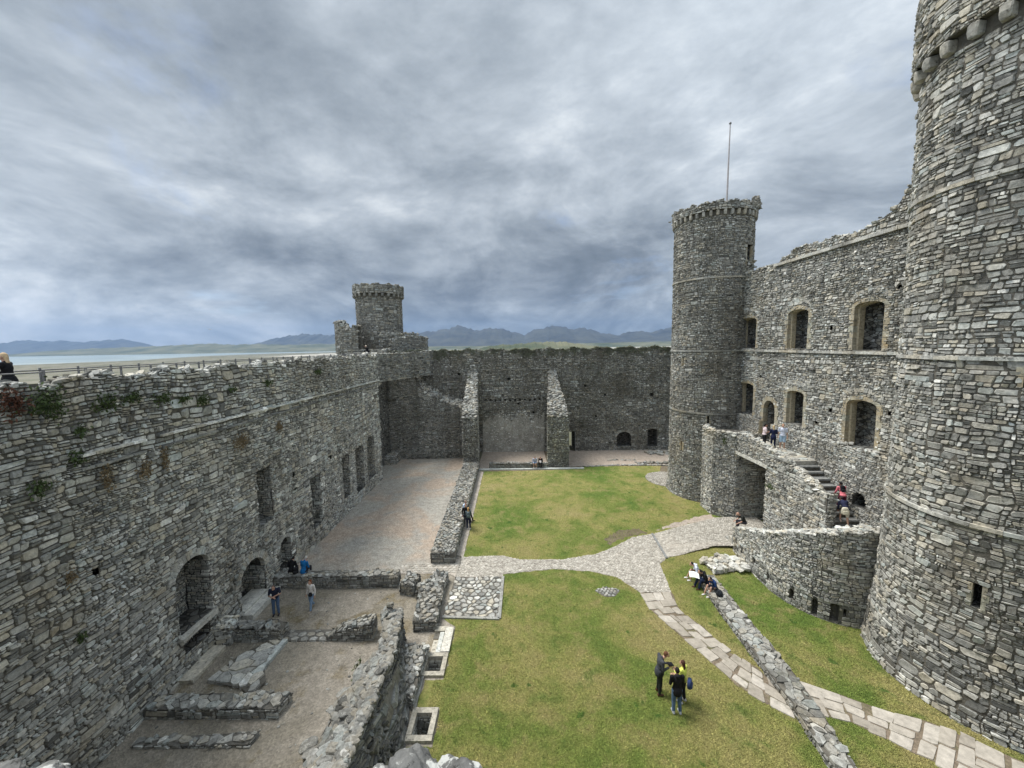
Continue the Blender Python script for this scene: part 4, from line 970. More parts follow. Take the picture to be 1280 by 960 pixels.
for a,b in zip(kx[:-1],kx[1:]):
    for c,d in zip(ky[:-1],ky[1:]):
        m=((a+b)/2,(c+d)/2)
        if any(h[0]<m[0]<h[1] and h[2]<m[1]<h[3] for h in hx): continue
        mb.add([[a,c,.010],[b,c,.010],[b,d,.010],[a,d,.010]],[[0,1,2,3]],.5,0)
tag(mb.build('kitchen_floor',['kitchen']),kind='structure')
sheet('chapel_floor',[(-4.3,41.5),(3.5,41.5),(3.5,48.5),(-4.3,48.5)],.03,'pink',step=0)
sheet('yard_floor',[(5.7,42.0),(14.5,42.3),(19,41.5),(19,48.5),(5.7,48.5)],.028,'pink',step=.4,j=.12)
# stones edging the far yard
mb=MB(); t=rng.uniform(0,1,150); xx=7.3+t*9.5; yy=np.interp(xx,[7.3,12,16.8],[41.9,42.35,41.9])+rng.normal(0,.06,150); rocks(mb,np.c_[xx,yy,np.full(150,.06)],rng.uniform(.07,.15,150))
rocks(mb,np.c_[rng.uniform(13.5,17.5,40),rng.normal(42.8,.3,40),np.full(40,.1)],rng.uniform(.12,.28,40)); rocks(mb,np.c_[rng.uniform(10.5,14,24),rng.normal(44.2,.1,24),np.full(24,.04)],rng.uniform(.1,.2,24),flat=.3)
rocks(mb,np.c_[rng.uniform(16,19,26),rng.normal(46.6,.5,26),np.full(26,.15)],rng.uniform(.2,.4,26))
o=mb.build('edging_stones',['ruin']); tag(o,'line of small rough stones edging the far gravel yard','stones',kind='stuff')

# ================================================================== LOW RUINED WALLS
h1=lambda u,v:.78+.05*wob(u*1.5,v*1.5)
low_wall('low_wall',[(-5.45,22.95),(-3.97,22.95),(-4.15,41.8),(-5.8,41.8)],h1,s=.22,label='long low rubble wall between the hall floor and the lawn edge, people at its side',rh=(.1,.2),extra_rocks=260,topjit=.05)
low_wall('low_wall',[(-3.0,41.6),(3.45,41.6),(3.45,42.15),(-3.0,42.15)],lambda u,v:.55+.08*wob(u*2,v),s=.2,label='short low rubble wall in front of the chapel floor with two people seated',extra_rocks=70)
low_wall('low_wall',[(-13.9,20.6),(-6.85,20.6),(-6.85,21.3),(-13.9,21.3)],lambda u,v:.72+.05*wob(u*2,v*2),s=.24,flatcap=True,label='low wall with two people seated on it, behind the walking pair',extra_rocks=50,topd=.04)
low_wall('low_wall',[(-13.9,16.65),(-11.1,16.65),(-11.05,17.25),(-13.9,17.25)],lambda u,v:.66+.06*wob(u*3,v*2)-.3*np.clip(u+11.6,0,1),s=.26,flatcap=True,label='short stub of low wall running from the fireplace into the kitchen floor',extra_rocks=30)
low_wall('low_wall',[(-8.95,16.65),(-6.8,16.65),(-6.8,17.3),(-8.95,17.3)],lambda u,v:np.interp(u,[-8.95,-8.0,-6.8],[.12,.62,.88])+.04*wob(u*3,v*2),s=.24,label='ramped stub of low wall joining the tall ruined pier',extra_rocks=20)
mb=MB(); box(mb,-11.1,-8.9,16.65,17.35,0,.06,.6,1); cells(mb,[(-11.1,16.62),(-8.9,16.62),(-8.9,17.3),(-11.1,17.3)],.36,lambda u,v:.06+0*u,gap=.07,d=.05,aspect=1.2)
o=mb.build('threshold_stones',['ruin','mortarl']); tag(o,kind='structure')
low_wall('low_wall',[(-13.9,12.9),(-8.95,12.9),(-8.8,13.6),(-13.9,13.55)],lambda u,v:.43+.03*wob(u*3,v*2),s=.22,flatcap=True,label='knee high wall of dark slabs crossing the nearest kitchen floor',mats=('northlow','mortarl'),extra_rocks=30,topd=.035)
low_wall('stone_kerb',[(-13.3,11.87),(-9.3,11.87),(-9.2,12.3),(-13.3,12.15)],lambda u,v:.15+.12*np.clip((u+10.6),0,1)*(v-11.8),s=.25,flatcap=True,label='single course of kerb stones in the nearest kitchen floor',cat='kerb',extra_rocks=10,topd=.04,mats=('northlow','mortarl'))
low_wall('low_wall',[(-5.05,17.2),(-3.97,17.2),(-4.05,19.6),(-5.3,19.6)],lambda u,v:.58+.04*wob(u*3,v*2),s=.30,label='low wall topped with large cobbles beside the square cobbled pad',capgap=.16,topd=.09,extra_rocks=20)
low_wall('low_wall',[(-5.5,19.6),(-4.1,19.6),(-4.05,21.2),(-4.75,21.7),(-5.0,20.5),(-5.5,20.4)],lambda u,v:.52+.06*wob(u*3,v*2),s=.26,label='broken bend of low wall next to the doorway paving',capgap=.14,topd=.08,extra_rocks=30)
low_wall('low_wall',[(-6.5,20.0),(-5.75,19.8),(-5.6,20.9),(-6.3,21.2)],lambda u,v:.66+.06*wob(u*4,v*3),s=.24,label='tiny stump of wall standing apart at the doorway paving',capgap=.14,extra_rocks=16)
# east garden wall of rubble across the lawn
def ew(u,v): return .34+.04*wob(u*2,v*2)
low_wall('low_wall',[(9.6,6),(10.1,6),(10.42,11.2),(10.85,13.3),(10.98,15.5),(11.0,17.8),(11.1,21.0),(10.15,21.0),(10.02,17.8),(9.98,15.0),(9.95,13.2),(9.75,11.2)],ew,s=.25,flatcap=True,label='long low rubble wall crossing the lawn beside the flagstone path',capgap=.12,topd=.08,extra_rocks=70)
mb=MB(); pd=[(11.4,21.4),(13.6,21.9),(13.9,22.9),(12.9,23.4),(11.3,22.9)]
flatpoly(mb,pd,.12,1); cells(mb,pd,.34,lambda u,v:.22+.05*wob(u*3,v*3),gap=.05,d=.12,base=-.2); rocks(mb,np.c_[rng.uniform(11.3,13.6,26),rng.uniform(21.6,23.1,26),np.full(26,.2)],rng.uniform(.12,.3,26))
o=mb.build('rubble_heap',['dressg','mortarl']); tag(o,'pale low heap of rubble at the end of the lawn wall under the stairs','rubble')
# flat bedrock pad by the fireplace
mb=MB(); pp=[(-12.75,14.45),(-11.1,14.1),(-10.5,13.75),(-10.3,14.4),(-10.75,15.0),(-10.95,16.6),(-11.5,16.6),(-12.35,15.9)]
flatpoly(mb,pp,.10,1); cells(mb,pp,.5,lambda u,v:.13+.03*wob(u*2,v*2),gap=.025,d=.05,base=-.12,jit=1.0,inner=.93)
o=mb.build('hearth_stones',['dressg','mortar']); tag(o,'flat cracked pale slabs lying on the kitchen floor before the big fireplace','slabs')
mb=MB(); f,ln=lineface((-11.0,14.5),(-10.9,16.65)); fbox(mb,f,0,ln,0,.16,-.05,.18,.8,0,6); o.name='hearth_stones'; mb.build('slab_kerb',['dressg'],o)

mb=MB(); n=110; rocks(mb,np.c_[rng.uniform(-13.6,-6.9,n),rng.uniform(11,20.4,n),np.full(n,.015)],rng.uniform(.02,.07,n),flat=.5); n=60; rocks(mb,np.c_[rng.uniform(-13.7,-5.9,n),rng.uniform(23,43,n),np.full(n,.015)],rng.uniform(.02,.06,n),flat=.5)
tag(mb.build('loose_stones',['ruin']),'loose pebbles scattered over the gravel floors','stones',kind='stuff')
# tall ruined pier, battered east face and sloping top
ruin=empty('ruined_wall',(0,0,0),0,'jagged ruined wall with exposed rubble core standing nearest below the viewpoint','wall')
ry=[6.5,8.5,12.0,13.6,14.5,15.9,16.75]
base=[-3.95,-3.93,-3.95,-4.3,-4.6,-5.1,-5.35]; te=[-4.8,-4.8,-4.8,-4.85,-5.1,-5.35,-5.5]; tw=[-6.35,-6.3,-6.2,-6.1,-5.7,-5.85,-6.2]
ze=[2.6,2.45,2.3,2.0,1.75,1.65,1.45]; zw=[1.5,1.5,1.45,1.2,1.25,1.45,1.4]
I=lambda y,a:np.interp(y,ry,a)
def fRE(u,v,d):  # u=y, v=0..1 up the battered face
    return np.stack([I(u,base)+(I(u,te)-I(u,base))*v+d,u,(I(u,ze)+.1*wob(u*2,0)-.02)*v+d*.3],-1)
mb=MB()
masonry(mb,fRE,6.5,16.75,-.02,1.0,rh=(.05,.10),ar=(2.0,7),d=.12,gap=.014,warp=.01,tilt=.9); backing(mb,fRE,6.5,16.75,-.02,1.0,d=-.02)
fRW=lambda u,v,d:np.stack([I(u,tw)-d+0*u,u,v+0*u],-1)
masonry(mb,fRW,6.5,16.75,-.02,1.6,rh=(.1,.22),keep=keepfun([],lambda u:I(u,zw)),d=.08); backing(mb,fRW,6.5,16.75,-.02,1.6,top=lambda u:float(I(u,zw))-.04)
f,ln=lineface((-5.35,16.75),(-6.3,16.75)); masonry(mb,f,0,ln,0,1.45,rh=(.1,.2)); backing(mb,f,0,ln,0,1.4)
g_y=np.linspace(6.5,16.75,40)
def tzr(y,s): return I(y,ze)+(I(y,zw)-I(y,ze))*s+.12*wob(y*2.2,s*4)*np.minimum(1,4*s*(1-s)+.3)
for a,b in zip(g_y[:-1],g_y[1:]):
    for s0,s1 in ((0,.33),(.33,.66),(.66,1)):
        q=[]
        for y,s in ((a,s0),(b,s0),(b,s1),(a,s1)): q.append([I(y,te)+(I(y,tw)-I(y,te))*s,y,tzr(y,s)-.06])
        mb.add(q,[[0,1,2,3]],.5,1)
mb.build('stonework',['core','webmortar'],ruin)
mb=MB(); n=620; yy=rng.uniform(6.6,16.8,n); s=rng.uniform(0,1,n); rocks(mb,np.c_[I(yy,te)+(I(yy,tw)-I(yy,te))*s,yy,tzr(yy,s)-.035],rng.uniform(.08,.22,n)*np.where(rng.random(n)<.15,1.4,1),flat=.42,fine=True,jit=.09)
n=240; yy=rng.uniform(6.6,16.7,n); rocks(mb,np.c_[I(yy,te)+rng.normal(.02,.05,n),yy,tzr(yy,0)+.02],rng.uniform(.07,.16,n),fine=True,jit=.09)
rocks(mb,[(-5.9,16.5,1.62),(-5.85,16.55,1.85),(-6.0,16.2,1.6)],[.22,.16,.2],fine=True)
mb.build('rubble_core',['core'],ruin)
mb=MB(); 
for (x,y,w) in ((-7.25,11.9,.5),(-7.1,11.6,.35),(-6.95,13.9,.34)): rocks(mb,[(x,y,.08)],w*.7,flat=.25,fine=True,jit=.08)
mb.build('fallen_slab',['ruin'],ruin)
low_wall('ledge_wall',[(-4.9,13.7),(-4.02,13.2),(-4.05,15.95),(-5.0,15.95)],lambda u,v:.45+.05*wob(u*3,v*3),s=.26,label='narrow ledge of loose whitish stones between the ruined wall and the square pits',extra_rocks=60)
# stone-framed pits
def pit(p,label,step=False):
    e=empty('stone_pit',(0,0,0),0,label,'pit'); h=pit_hole(p); mb=MB()
    for (a,b,c,d) in ((p[0],p[1],p[2],h[2]),(p[0],p[1],h[3],p[3]),(p[0],h[0],h[2],h[3]),(h[1],p[1],h[2],h[3])):
        box(mb,a+.005,b-.005,c+.005,d-.005,-.1,.13,.55,0,.006)
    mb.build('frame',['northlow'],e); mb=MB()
    box(mb,p[0]-.02,p[1]+.14,p[2]-.14,p[3]+.1,-.05,.035,.3,0)
    mb2=MB()
    for (f,ln) in (lineface((h[0],h[2]),(h[0],h[3])),lineface((h[0],h[3]),(h[1],h[3])),lineface((h[1],h[3]),(h[1],h[2])),lineface((h[1],h[2]),(h[0],h[2]))):
        masonry(mb2,f,0,ln,-1.6,-.05,rh=(.1,.2),d=.03); backing(mb2,f,0,ln,-1.6,0)
    mb2.add([[h[0],h[2],-1.5],[h[1],h[2],-1.5],[h[1],h[3],-1.5],[h[0],h[3],-1.5]],[[0,1,2,3]],.5,1)
    rocks(mb2,np.c_[rng.uniform(h[0],h[1],14),rng.uniform(h[2],h[3],14),np.full(14,-1.4)],.17)
    mb2.build('shaft',['slab','mortar'],e)
    return e
pit(pits[0],'nearer square stone-framed pit at the lawn edge'); pit(pits[1],'farther square stone-framed pit with paving stepped against it')
mb=MB(); box(mb,-3.5,-3.12,15.85,17.35,0,.13,.65,0,.008); box(mb,-4.0,-3.5,17.1,17.4,0,.13,.6,0,.008); box(mb,-3.72,-3.52,15.85,17.05,0,.10,.75,0,.008); box(mb,-3.95,-3.72,15.85,16.6,0,.05,.6,0)
box(mb,-4.0,-3.55,16.7,17.05,.0,.03,.05,1)
o=mb.build('stone_step',['dressg','mortar']); tag(o,'L shaped stone edging beside the farther square pit','kerb')
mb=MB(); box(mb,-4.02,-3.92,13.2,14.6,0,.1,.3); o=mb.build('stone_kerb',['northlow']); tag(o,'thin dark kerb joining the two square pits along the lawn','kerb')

# ================================================================== SOUTH PARAPET UNDER THE CAMERA
mb=MB(); 
def fSo(u,v,d): return np.stack([u,.95+d+0*u,v+0*u],-1)
for k in range(7): pass
def ptz(x): return np.interp(x,[-3,-1.36,-1.22,-1.15,-.92,-.88,-.75,-.70,-.42,-.36,-.2,-.05,.0,.1,.4,3],[12.42,12.42,12.42,12.27,12.28,12.40,12.41,12.27,12.29,12.42,12.47,12.43,12.35,12.3,12.2,12.0])
masonry(mb,fSo,-14,18,-.05,12.0,rh=(.18,.4),d=.06); backing(mb,fSo,-14,18,-.05,12.0,du=.8)
xs_=np.linspace(-14,18,330)
for a,b in zip(xs_[:-1],xs_[1:]):
    za,zb=ptz(a)-.10,ptz(b)-.10
    mb.add([[a,.35,za],[b,.35,zb],[b,.95,zb],[a,.95,za]],[[0,1,2,3]],.5,1); mb.add([[a,.35,za],[b,.35,zb],[b,.35,11.9],[a,.35,11.9]],[[0,1,2,3]],.5,1); mb.add([[a,.95,za],[b,.95,zb],[b,.95,11.5],[a,.95,11.5]],[[0,1,2,3]],.5,1)
from mathutils import noise as mn
_b=bmesh.new(); bmesh.ops.create_icosphere(_b,subdivisions=5,radius=1); R5=np.array([v.co[:] for v in _b.verts]); F5=np.array([[v.index for v in f.verts] for f in _b.faces]); _b.free()
def bigrock(mb,p,sz,seed):
    o=Vector((seed*7.1,seed*3.3,seed*1.7)); B=np.sign(R5)*np.abs(R5)**.8
    d=np.array([1+.24*mn.fractal(Vector(v)*1.5+o,1,2,3)+.05*mn.fractal(Vector(v)*6+o,.9,2,4)+.02*mn.fractal(Vector(v)*22+o,.7,2,3) for v in R5])
    V=B*d[:,None]*np.array(sz); a=seed*1.3; V=np.c_[V[:,0]*math.cos(a*.2)-V[:,1]*math.sin(a*.2),V[:,0]*math.sin(a*.2)+V[:,1]*math.cos(a*.2),V[:,2]]
    mb.add(V+np.array(p),F5,random.uniform(.3,.8))
sd_=1
for (x,y,z,a,b,c) in ((-.335,.80,12.33,.07,.12,.09),(-.22,.78,12.36,.09,.15,.10),(-.12,.80,12.35,.07,.13,.09),(-.03,.79,12.31,.07,.13,.09),(.06,.78,12.25,.08,.13,.09),(-.82,.80,12.33,.075,.13,.09),(-.90,.75,12.24,.06,.12,.08),(-.70,.76,12.2,.08,.12,.07),(-1.27,.80,12.34,.07,.13,.09),(-1.38,.80,12.33,.08,.13,.09),(-1.5,.8,12.3,.1,.13,.1),(-.5,.75,12.18,.12,.15,.09),(-1.05,.75,12.18,.11,.15,.09),(.2,.75,12.17,.1,.15,.09),(-.28,.6,12.3,.1,.12,.1),(-.1,.6,12.3,.1,.12,.1)):
    bigrock(mb,(x,y,z+.035),(a*1.1,b,c),sd_); sd_+=1
n=200; xx=np.concatenate([rng.uniform(-2.6,-1.6,100),rng.uniform(.3,1.8,100)]); rocks(mb,np.c_[xx,rng.uniform(.45,.93,n),ptz(xx)-.09],rng.uniform(.05,.11,n),flat=.6,fine=True,jit=.05)
n=300; xx=rng.uniform(-14,18,n); xx=xx[(xx<-2.1)|(xx>1.6)]; rocks(mb,np.c_[xx,rng.uniform(.45,.9,len(xx)),ptz(xx)-.1],.13)
flatpoly(mb,[(-14,-1.6),(18,-1.6),(18,.4),(-14,.4)],11.85,1)
box(mb,-14,18,-1.8,-1.6,-.1,12.2,.5,0)
o=mb.build('parapet_wall',['cap','mortar']); tag(o,'lichen spotted parapet stones peeping in along the bottom edge','wall')

# ================================================================== RAILINGS
def railing(x,y0,y1,sp,label,z0=11.72,h=1.28,skip=0):
    e=empty('railing',(x,(y0+y1)/2,z0),0,label,'railing','railings along the wall walk'); e.location=(0,0,0)
    pm=MB(); tube(pm,(0,0,0),(0,0,h),.036,.036,6); pm.add([],[]) if False else None
    me=None; y=y0; n=0
    while y<=y1+1e-6:
        if me is None: o=pm.build('post',['metal'],e); me=o.data
        else: o=bpy.data.objects.new('post',me); COL.objects.link(o); o.parent=e
        o.location=(x,y,z0); y+=sp
    for zz,r in ((h-.08,.022),(h*.55,.016)):
        mb=MB(); tube(mb,(x,y0-1.5,z0+zz),(x,y1,z0+zz),r,r,6); mb.build('rail',['metal'],e)
    mb=MB(); 
    for k in range(6): tube(mb,(x,y0-1.5,z0+.12+k*.1),(x,y1,z0+.12+k*.1),.004,.004,3,cap=False)
    mb.build('wire',['metal'],e)
railing(-14.6,10.7,38.9,1.185,'railing on the courtyard side of the wall walk, nearest the pale inner wall top')
railing(-16.55,11.0,47.5,1.19,'railing on the seaward side of the wall walk, seen through the inner railing')

# ================================================================== PLANTS ON THE WALLS
def plant(kind,mat,x,y,z,w,h,label,n=240,group=None,nx=1,ny=0):
    mb=MB(); kc=5; C0=rng.uniform(-.45,.45,(kc,3)); C0[:,2]=-np.abs(C0[:,2])*rng.uniform(0,1.2,kc)+.3; P=C0[rng.integers(0,kc,n)]+rng.normal(0,.38,(n,3))*np.array([1,1,1.3])
    P=P*np.array([.10,w*.5,h*.5]) if nx else P*np.array([w*.5,.10,h*.5])
    V=[];F=[]
    a=rng.normal(0,1,(n,3)); a/=np.linalg.norm(a,axis=1)[:,None]; a[:,2]-=.5; b=rng.normal(0,1,(n,3)); b/=np.linalg.norm(b,axis=1)[:,None]
    s=rng.uniform(.03,.075,n)[:,None]
    A=P;B=P+a*s*1.5;C=P+a*s*.8+b*s*.6; D=P+a*s*.8-b*s*.6
    V=np.stack([A,C,B,D],1).reshape(-1,3)+np.array([.1*nx,-.1*ny,0]); mb.add(V,np.arange(4*n).reshape(n,4),rng.random(n))
    o=mb.build(kind,[mat]); o.location=(x,y,z); tag(o,label,'plant',group); return o
pl=[(11.25,12.0,1.1,1.0,'leaf','large dark green plant hanging from the near wall top'),(10.4,12.1,.7,.8,'redleaf','reddish brown plant at the nearest end of the wall top'),
(12.85,11.8,.8,.6,'leaf','green plant under the wall top, second from the near end'),(13.7,11.85,.7,.45,'leaf','small green plant just beyond a rounded pale stone'),
(14.9,11.7,.9,.4,'leaf','flat spread of green leaves above the ledge start'),(15.9,11.5,.6,.35,'leaf','small fern above the pale ledge start'),
(16.95,11.35,.7,.5,'leaf','bushy fern tuft between railing posts and ledge'),(12.0,11.0,.35,.4,'leaf','small tuft left of the broken ledge end'),
(11.8,10.2,.5,.5,'leaf','weed clump beside the broken end of the ledge'),(10.8,9.6,.5,.5,'leaf','weed clump low on the nearest stones'),
(18.6,11.6,.7,.25,'leaf','thin green streak of leaves near the middle of the wall top'),(21.5,11.7,.9,.25,'leaf','green cushion on the wall above the tall window'),(27.0,11.9,1.0,.3,'leaf','green cushion on the far half of the wall top'),
(12.6,9.3,.45,.8,'dryleaf','dry brown tuft under the near end of the ledge'),(13.9,9.1,.5,.8,'dryleaf','pair of dry brown tufts hanging under the ledge'),(14.8,9.25,.4,.9,'dryleaf','long dry brown tuft under the ledge'),(18.9,8.9,1.1,.8,'dryleaf','wide brown growth under the middle of the ledge'),(22.2,9.0,.6,.6,'dryleaf','small brown growth under the ledge beyond the tall window'),
(11.2,6.6,.3,.4,'dryleaf','brown tuft low down on the nearest masonry'),(11.3,4.6,.3,.3,'leaf','single small fern low on the nearest masonry')]
for (y,z,w,h,m,lab) in pl: plant('wall_plant' if m!='dryleaf' else 'dry_tuft',m,XW,y,z,w,h,lab,int(260*w*h/.5+60),'plants growing on the left wall')
plant('wall_plant','leaf',16.2,24.0,4.3,.9,.4,'fern growing on the stair parapet beside the gate passage',120).rotation_euler=(0,0,PI)
plant('wall_plant','leaf',15.85,28.9,6.1,.8,.5,'ivy tuft hanging from the corner pier of the stairs',140).rotation_euler=(0,0,PI)
plant('wall_plant','leaf',-6.7,14.6,.6,1.2,.7,'weed growing against the end of the ramped stub',120)
# grass blades
def in_any(x,y):
    r=np.zeros(len(x),bool)
    for p in (gravU,rampP,path2,pathF,cobP,bare,circ,rockp): r|=inpoly(p,x,y)
    r|=inpoly([(9.6,6),(10.15,6),(10.55,11.2),(11.0,13.3),(11.15,15.5),(11.15,17.8),(11.3,21.0),(10.15,21.0),(10.02,17.8),(9.98,15.0),(9.95,13.2),(9.75,11.2)],x,y)
    return r
n=520000; x=rng.uniform(-3.5,17,n); y=1/(rng.uniform(1/42.,1/9.5,n)); ok=inpoly(lawnP,x,y)&~in_any(x,y); x=x[ok];y=y[ok]; n=len(x)
a=rng.uniform(0,2*PI,n); h=rng.uniform(.016,.045,n); w=rng.uniform(.006,.013,n)*(1+y/30); lx=rng.normal(0,.035,n);ly=rng.normal(0,.035,n)
V=np.empty((n,3,3)); V[:,0]=np.c_[x-np.cos(a)*w,y-np.sin(a)*w,np.full(n,.018)]; V[:,1]=np.c_[x+np.cos(a)*w,y+np.sin(a)*w,np.full(n,.018)]; V[:,2]=np.c_[x+lx,y+ly,.018+h]
mb=MB(); mb.add(V.reshape(-1,3),np.arange(3*n).reshape(n,3),rng.random(n)); o=mb.build('grass',['blade']); tag(o,'short mown grass of the castle lawns','grass',kind='stuff')

# ================================================================== DISTANCE: water, hills, mountains
mb=MB(); mb.add([[-60000,-20000,-60],[60000,-20000,-60],[60000,60000,-60],[-60000,60000,-60]],[[0,1,2,3]])
m,nt,b=newmat('sea_water'); P=pos(nt); c=ramp(nt,noise(nt,P,.0012,5,.6),[(.35,(.14,.20,.22)),(.65,(.30,.36,.36))]); L(nt,c,b.inputs['Base Color']); b.inputs['Roughness'].default_value=.35; bump(nt,b,noise(nt,P,.08,4,.6),.5,1.5)
tag(mb.build('sea',[m]),kind='structure')
shore=[(-3200,-3000),(-3000,1500),(-2930,2259),(-2751,2390),(-3074,3000),(-3565,3878),(-4140,5084),(-4338,6108),(-4472,7134),(-3000,9000),(6000,9000),(9000,3000),(9000,-3000)]
sheet('marsh_land',shore,-58.9,'marsh',step=120,j=14)
def sand_mat():
    m,nt,b=newmat('sand_flats'); P=pos(nt); c=ramp(nt,noise(nt,P,.0015,6,.6),[(.35,(.33,.31,.26)),(.6,(.45,.43,.37))]); L(nt,c,b.inputs['Base Color']); return m
M['sand']=sand_mat()
sheet('sand_flats',[(-2600,3900),(3500,3900),(4200,9500),(-3200,9500)],-58.4,'sand',step=200,j=40)
def hill_mat(name,a,b_):
    m,nt,b=newmat(name); P=pos(nt); c=ramp(nt,noise(nt,P,.0016,8,.65),[(.35,a),(.6,b_)]); L(nt,c,b.inputs['Base Color']); return m
M['mount']=hill_mat('mountain',(.022,.027,.03),(.065,.07,.06)); M['hill']=hill_mat('near_hill',(.035,.055,.025),(.15,.15,.09))
TF=485.;TT=math.radians(5.65);TR=math.radians(.95);TY=math.radians(.5);TH=13.5
_f=np.array([-math.sin(TY)*math.cos(TT),math.cos(TY)*math.cos(TT),-math.sin(TT)]); _r=np.array([math.cos(TY),math.sin(TY),0.]); _u=np.cross(_r,_f)
_r2=_r*math.cos(TR)-_u*math.sin(TR); _u2=_u*math.cos(TR)+_r*math.sin(TR)
def bearing(px,py):
    d=_r2*(px-640)/TF-_u2*(py-480)/TF+_f; return d[0]/d[1], d[2]/d[1]
def ridge(name,prof,D,mat,depth=3000,amp=.10,rough=1.0):
    """mountain range: crest heights along a line D metres away, folded slopes both sides"""
    pr=[bearing(*p) for p in prof]; X=np.array([p[0]*D for p in pr]); Z=np.array([TH+p[1]*D for p in pr])
    xs=np.linspace(X[0],X[-1],260); zc=np.interp(xs,X,Z); H=zc+60
    zc=zc+H*.035*(np.sin(xs/D*160)+.6*np.sin(xs/D*390+1)+.4*np.sin(xs/D*770))*rough
    rows=[]; ts=np.linspace(-1,1,15)
    for t in ts:
        prof_=(1-abs(t))**1.15
        fold=amp*np.sin(xs/D*60+t*5)*np.sin(xs/D*23+2+t*3)*(1-abs(t))*abs(t)*4
        rows.append(np.c_[xs,np.full(260,D)+t*depth+fold*depth*.5,-60+(zc+60)*np.clip(prof_+fold*.6,0,1.0)])
    from mathutils import noise as mn
    rows=[np.c_[q[:,0],q[:,1],q[:,2]+(q[:,2]+60)*rough*(1-abs(t))**0*np.array([.16*mn.fractal(Vector((x/900.,y/900.,0)),.9,2,5)*(0.15+abs(t)*1.6 if abs(t)<.6 else 1.1) for x,y in q[:,:2]])] for q,t in zip(rows,ts)]
    V=np.concatenate(rows); F=[[r*260+i,r*260+i+1,(r+1)*260+i+1,(r+1)*260+i] for r in range(14) for i in range(259)]
    mb=MB(); mb.add(V,F); o=mb.build(name,[mat]); tag(o,kind='structure'); 
    for p in o.data.polygons: p.use_smooth=True
    return o
ridge('mountains',[(-60,436),(0,430),(32,425),(45,426.5),(60,427),(80,425.7),(100,428),(125,426),(147,424),(160,425),(180,430.5),(205,436),(215,441)],21000,'mount')
ridge('hills',[(60,439),(110,436),(160,434),(212,432),(262,429.5),(290,431),(320,430),(360,431),(400,430),(440,431),(470,434)],12000,'hill',1800)
ridge('mountains',[(290,437),(320,430),(340,424),(355,421),(377,417.5),(400,418),(417,419),(450,424),(480,428),(500,434)],19000,'mount')
ridge('mountains',[(480,430),(504,421),(515,417),(532,415),(557,411),(577,406.5),(592,413),(605,411.5),(620,410),(635,413),(645,416),(655,419),(662,415),(672,411),(684,409),(695,406.5),(705,409),(712,411),(722,411),(730,409.5),(740,412),(747,415),(760,417),(772,419),(782,416),(790,414),(805,414.5),(817,415),(828,411),(839,409.5),(870,406),(920,410),(1000,400),(1100,408)],16000,'mount',3500)
ridge('hills',[(600,435),(625,431),(640,430.5),(670,427.5),(700,427),(712,428),(730,431),(760,434)],3600,'hill',500)
ridge('hills',[(500,434),(540,433),(600,432.5),(700,429.5),(780,428),(840,426.5),(900,424),(1000,420)],9500,'hill',900,rough=.4)
# ================================================================== HAZE
def haze(d):
    mb=MB(); box(mb,-26000,26000,-5000,26500,-62,1500); m=bpy.data.materials.new('haze_air'); m.use_nodes=True; nt=m.node_tree; nt.nodes.clear()
    o=nt.nodes.new('ShaderNodeOutputMaterial'); v=nt.nodes.new('ShaderNodeVolumePrincipled'); v.inputs['Color'].default_value=(.40,.62,1,1); v.inputs['Density'].default_value=d; v.inputs['Anisotropy'].default_value=.2
    L(nt,v.outputs[0],o.inputs['Volume']); tag(mb.build('haze',[m]),kind='stuff')
HAZE=2.3e-5
if HAZE: haze(HAZE)

# ================================================================== PEOPLE
def cap(mb,a,b,ra,rb,k=10):
    """closed tapered limb with rounded ends"""
    a=np.array(a,float);b=np.array(b,float); d=b-a; l=np.linalg.norm(d); d=d/l if l>1e-6 else np.array([0,0,1.])
    t=np.array([1,0,0]) if abs(d[0])<.9 else np.array([0,1,0]); x=np.cross(d,t); x/=np.linalg.norm(x); y=np.cross(d,x)
    an=np.linspace(0,2*PI,k,endpoint=False); c=np.cos(an)[:,None]*x+np.sin(an)[:,None]*y
    R=[a-d*ra*.98+c*ra*.2,a-d*ra*.6+c*ra*.8,a+c*ra,b+c*rb,b+d*rb*.6+c*rb*.8,b+d*rb*.98+c*rb*.2]
    V=np.concatenate(R); F=[[r*k+i,r*k+(i+1)%k,(r+1)*k+(i+1)%k,(r+1)*k+i] for r in range(5) for i in range(k)]
    n=mb.n; mb.add(V,F); mb.L.append(np.arange(k)[::-1]+n); mb.L.append(np.arange(5*k,6*k)+n); mb.T.append(np.array([k,k])); mb.A.append(np.array([.5,.5])); mb.MI.append(np.array([0,0]))
def ell(mb,c,r,rot=0,front=None):
    V=RV2*np.array(r); cr,sr=math.cos(rot),math.sin(rot)
    V=np.stack([V[:,0],V[:,1]*cr-V[:,2]*sr,V[:,1]*sr+V[:,2]*cr],1); mb.add(V+np.array(c),RF2)
def fuse(o,vox,smooth=3):
    m=o.modifiers.new('r','REMESH'); m.mode='VOXEL'; m.voxel_size=vox
    if smooth: q=o.modifiers.new('s','SMOOTH'); q.iterations=smooth; q.factor=.5
    dg=bpy.context.evaluated_depsgraph_get(); dg.update(); me=bpy.data.meshes.new_from_object(o.evaluated_get(dg)); mats=list(o.data.materials)
    o.modifiers.clear(); old=o.data; o.data=me; bpy.data.meshes.remove(old)
    me.polygons.foreach_set('use_smooth',np.ones(len(me.polygons),bool))
    if len(me.materials)==0:
        for m_ in mats: me.materials.append(m_)
_cm={}
def cloth(col,rough=.85):
    k=tuple(col)
    if k not in _cm: _cm[k]=plain_mat('cloth_%d'%len(_cm),col,rough,.16,14,0,.25)
    return _cm[k]
SKIN=plain_mat('skin',(.50,.30,.22),.55,.08,10,0,.05)
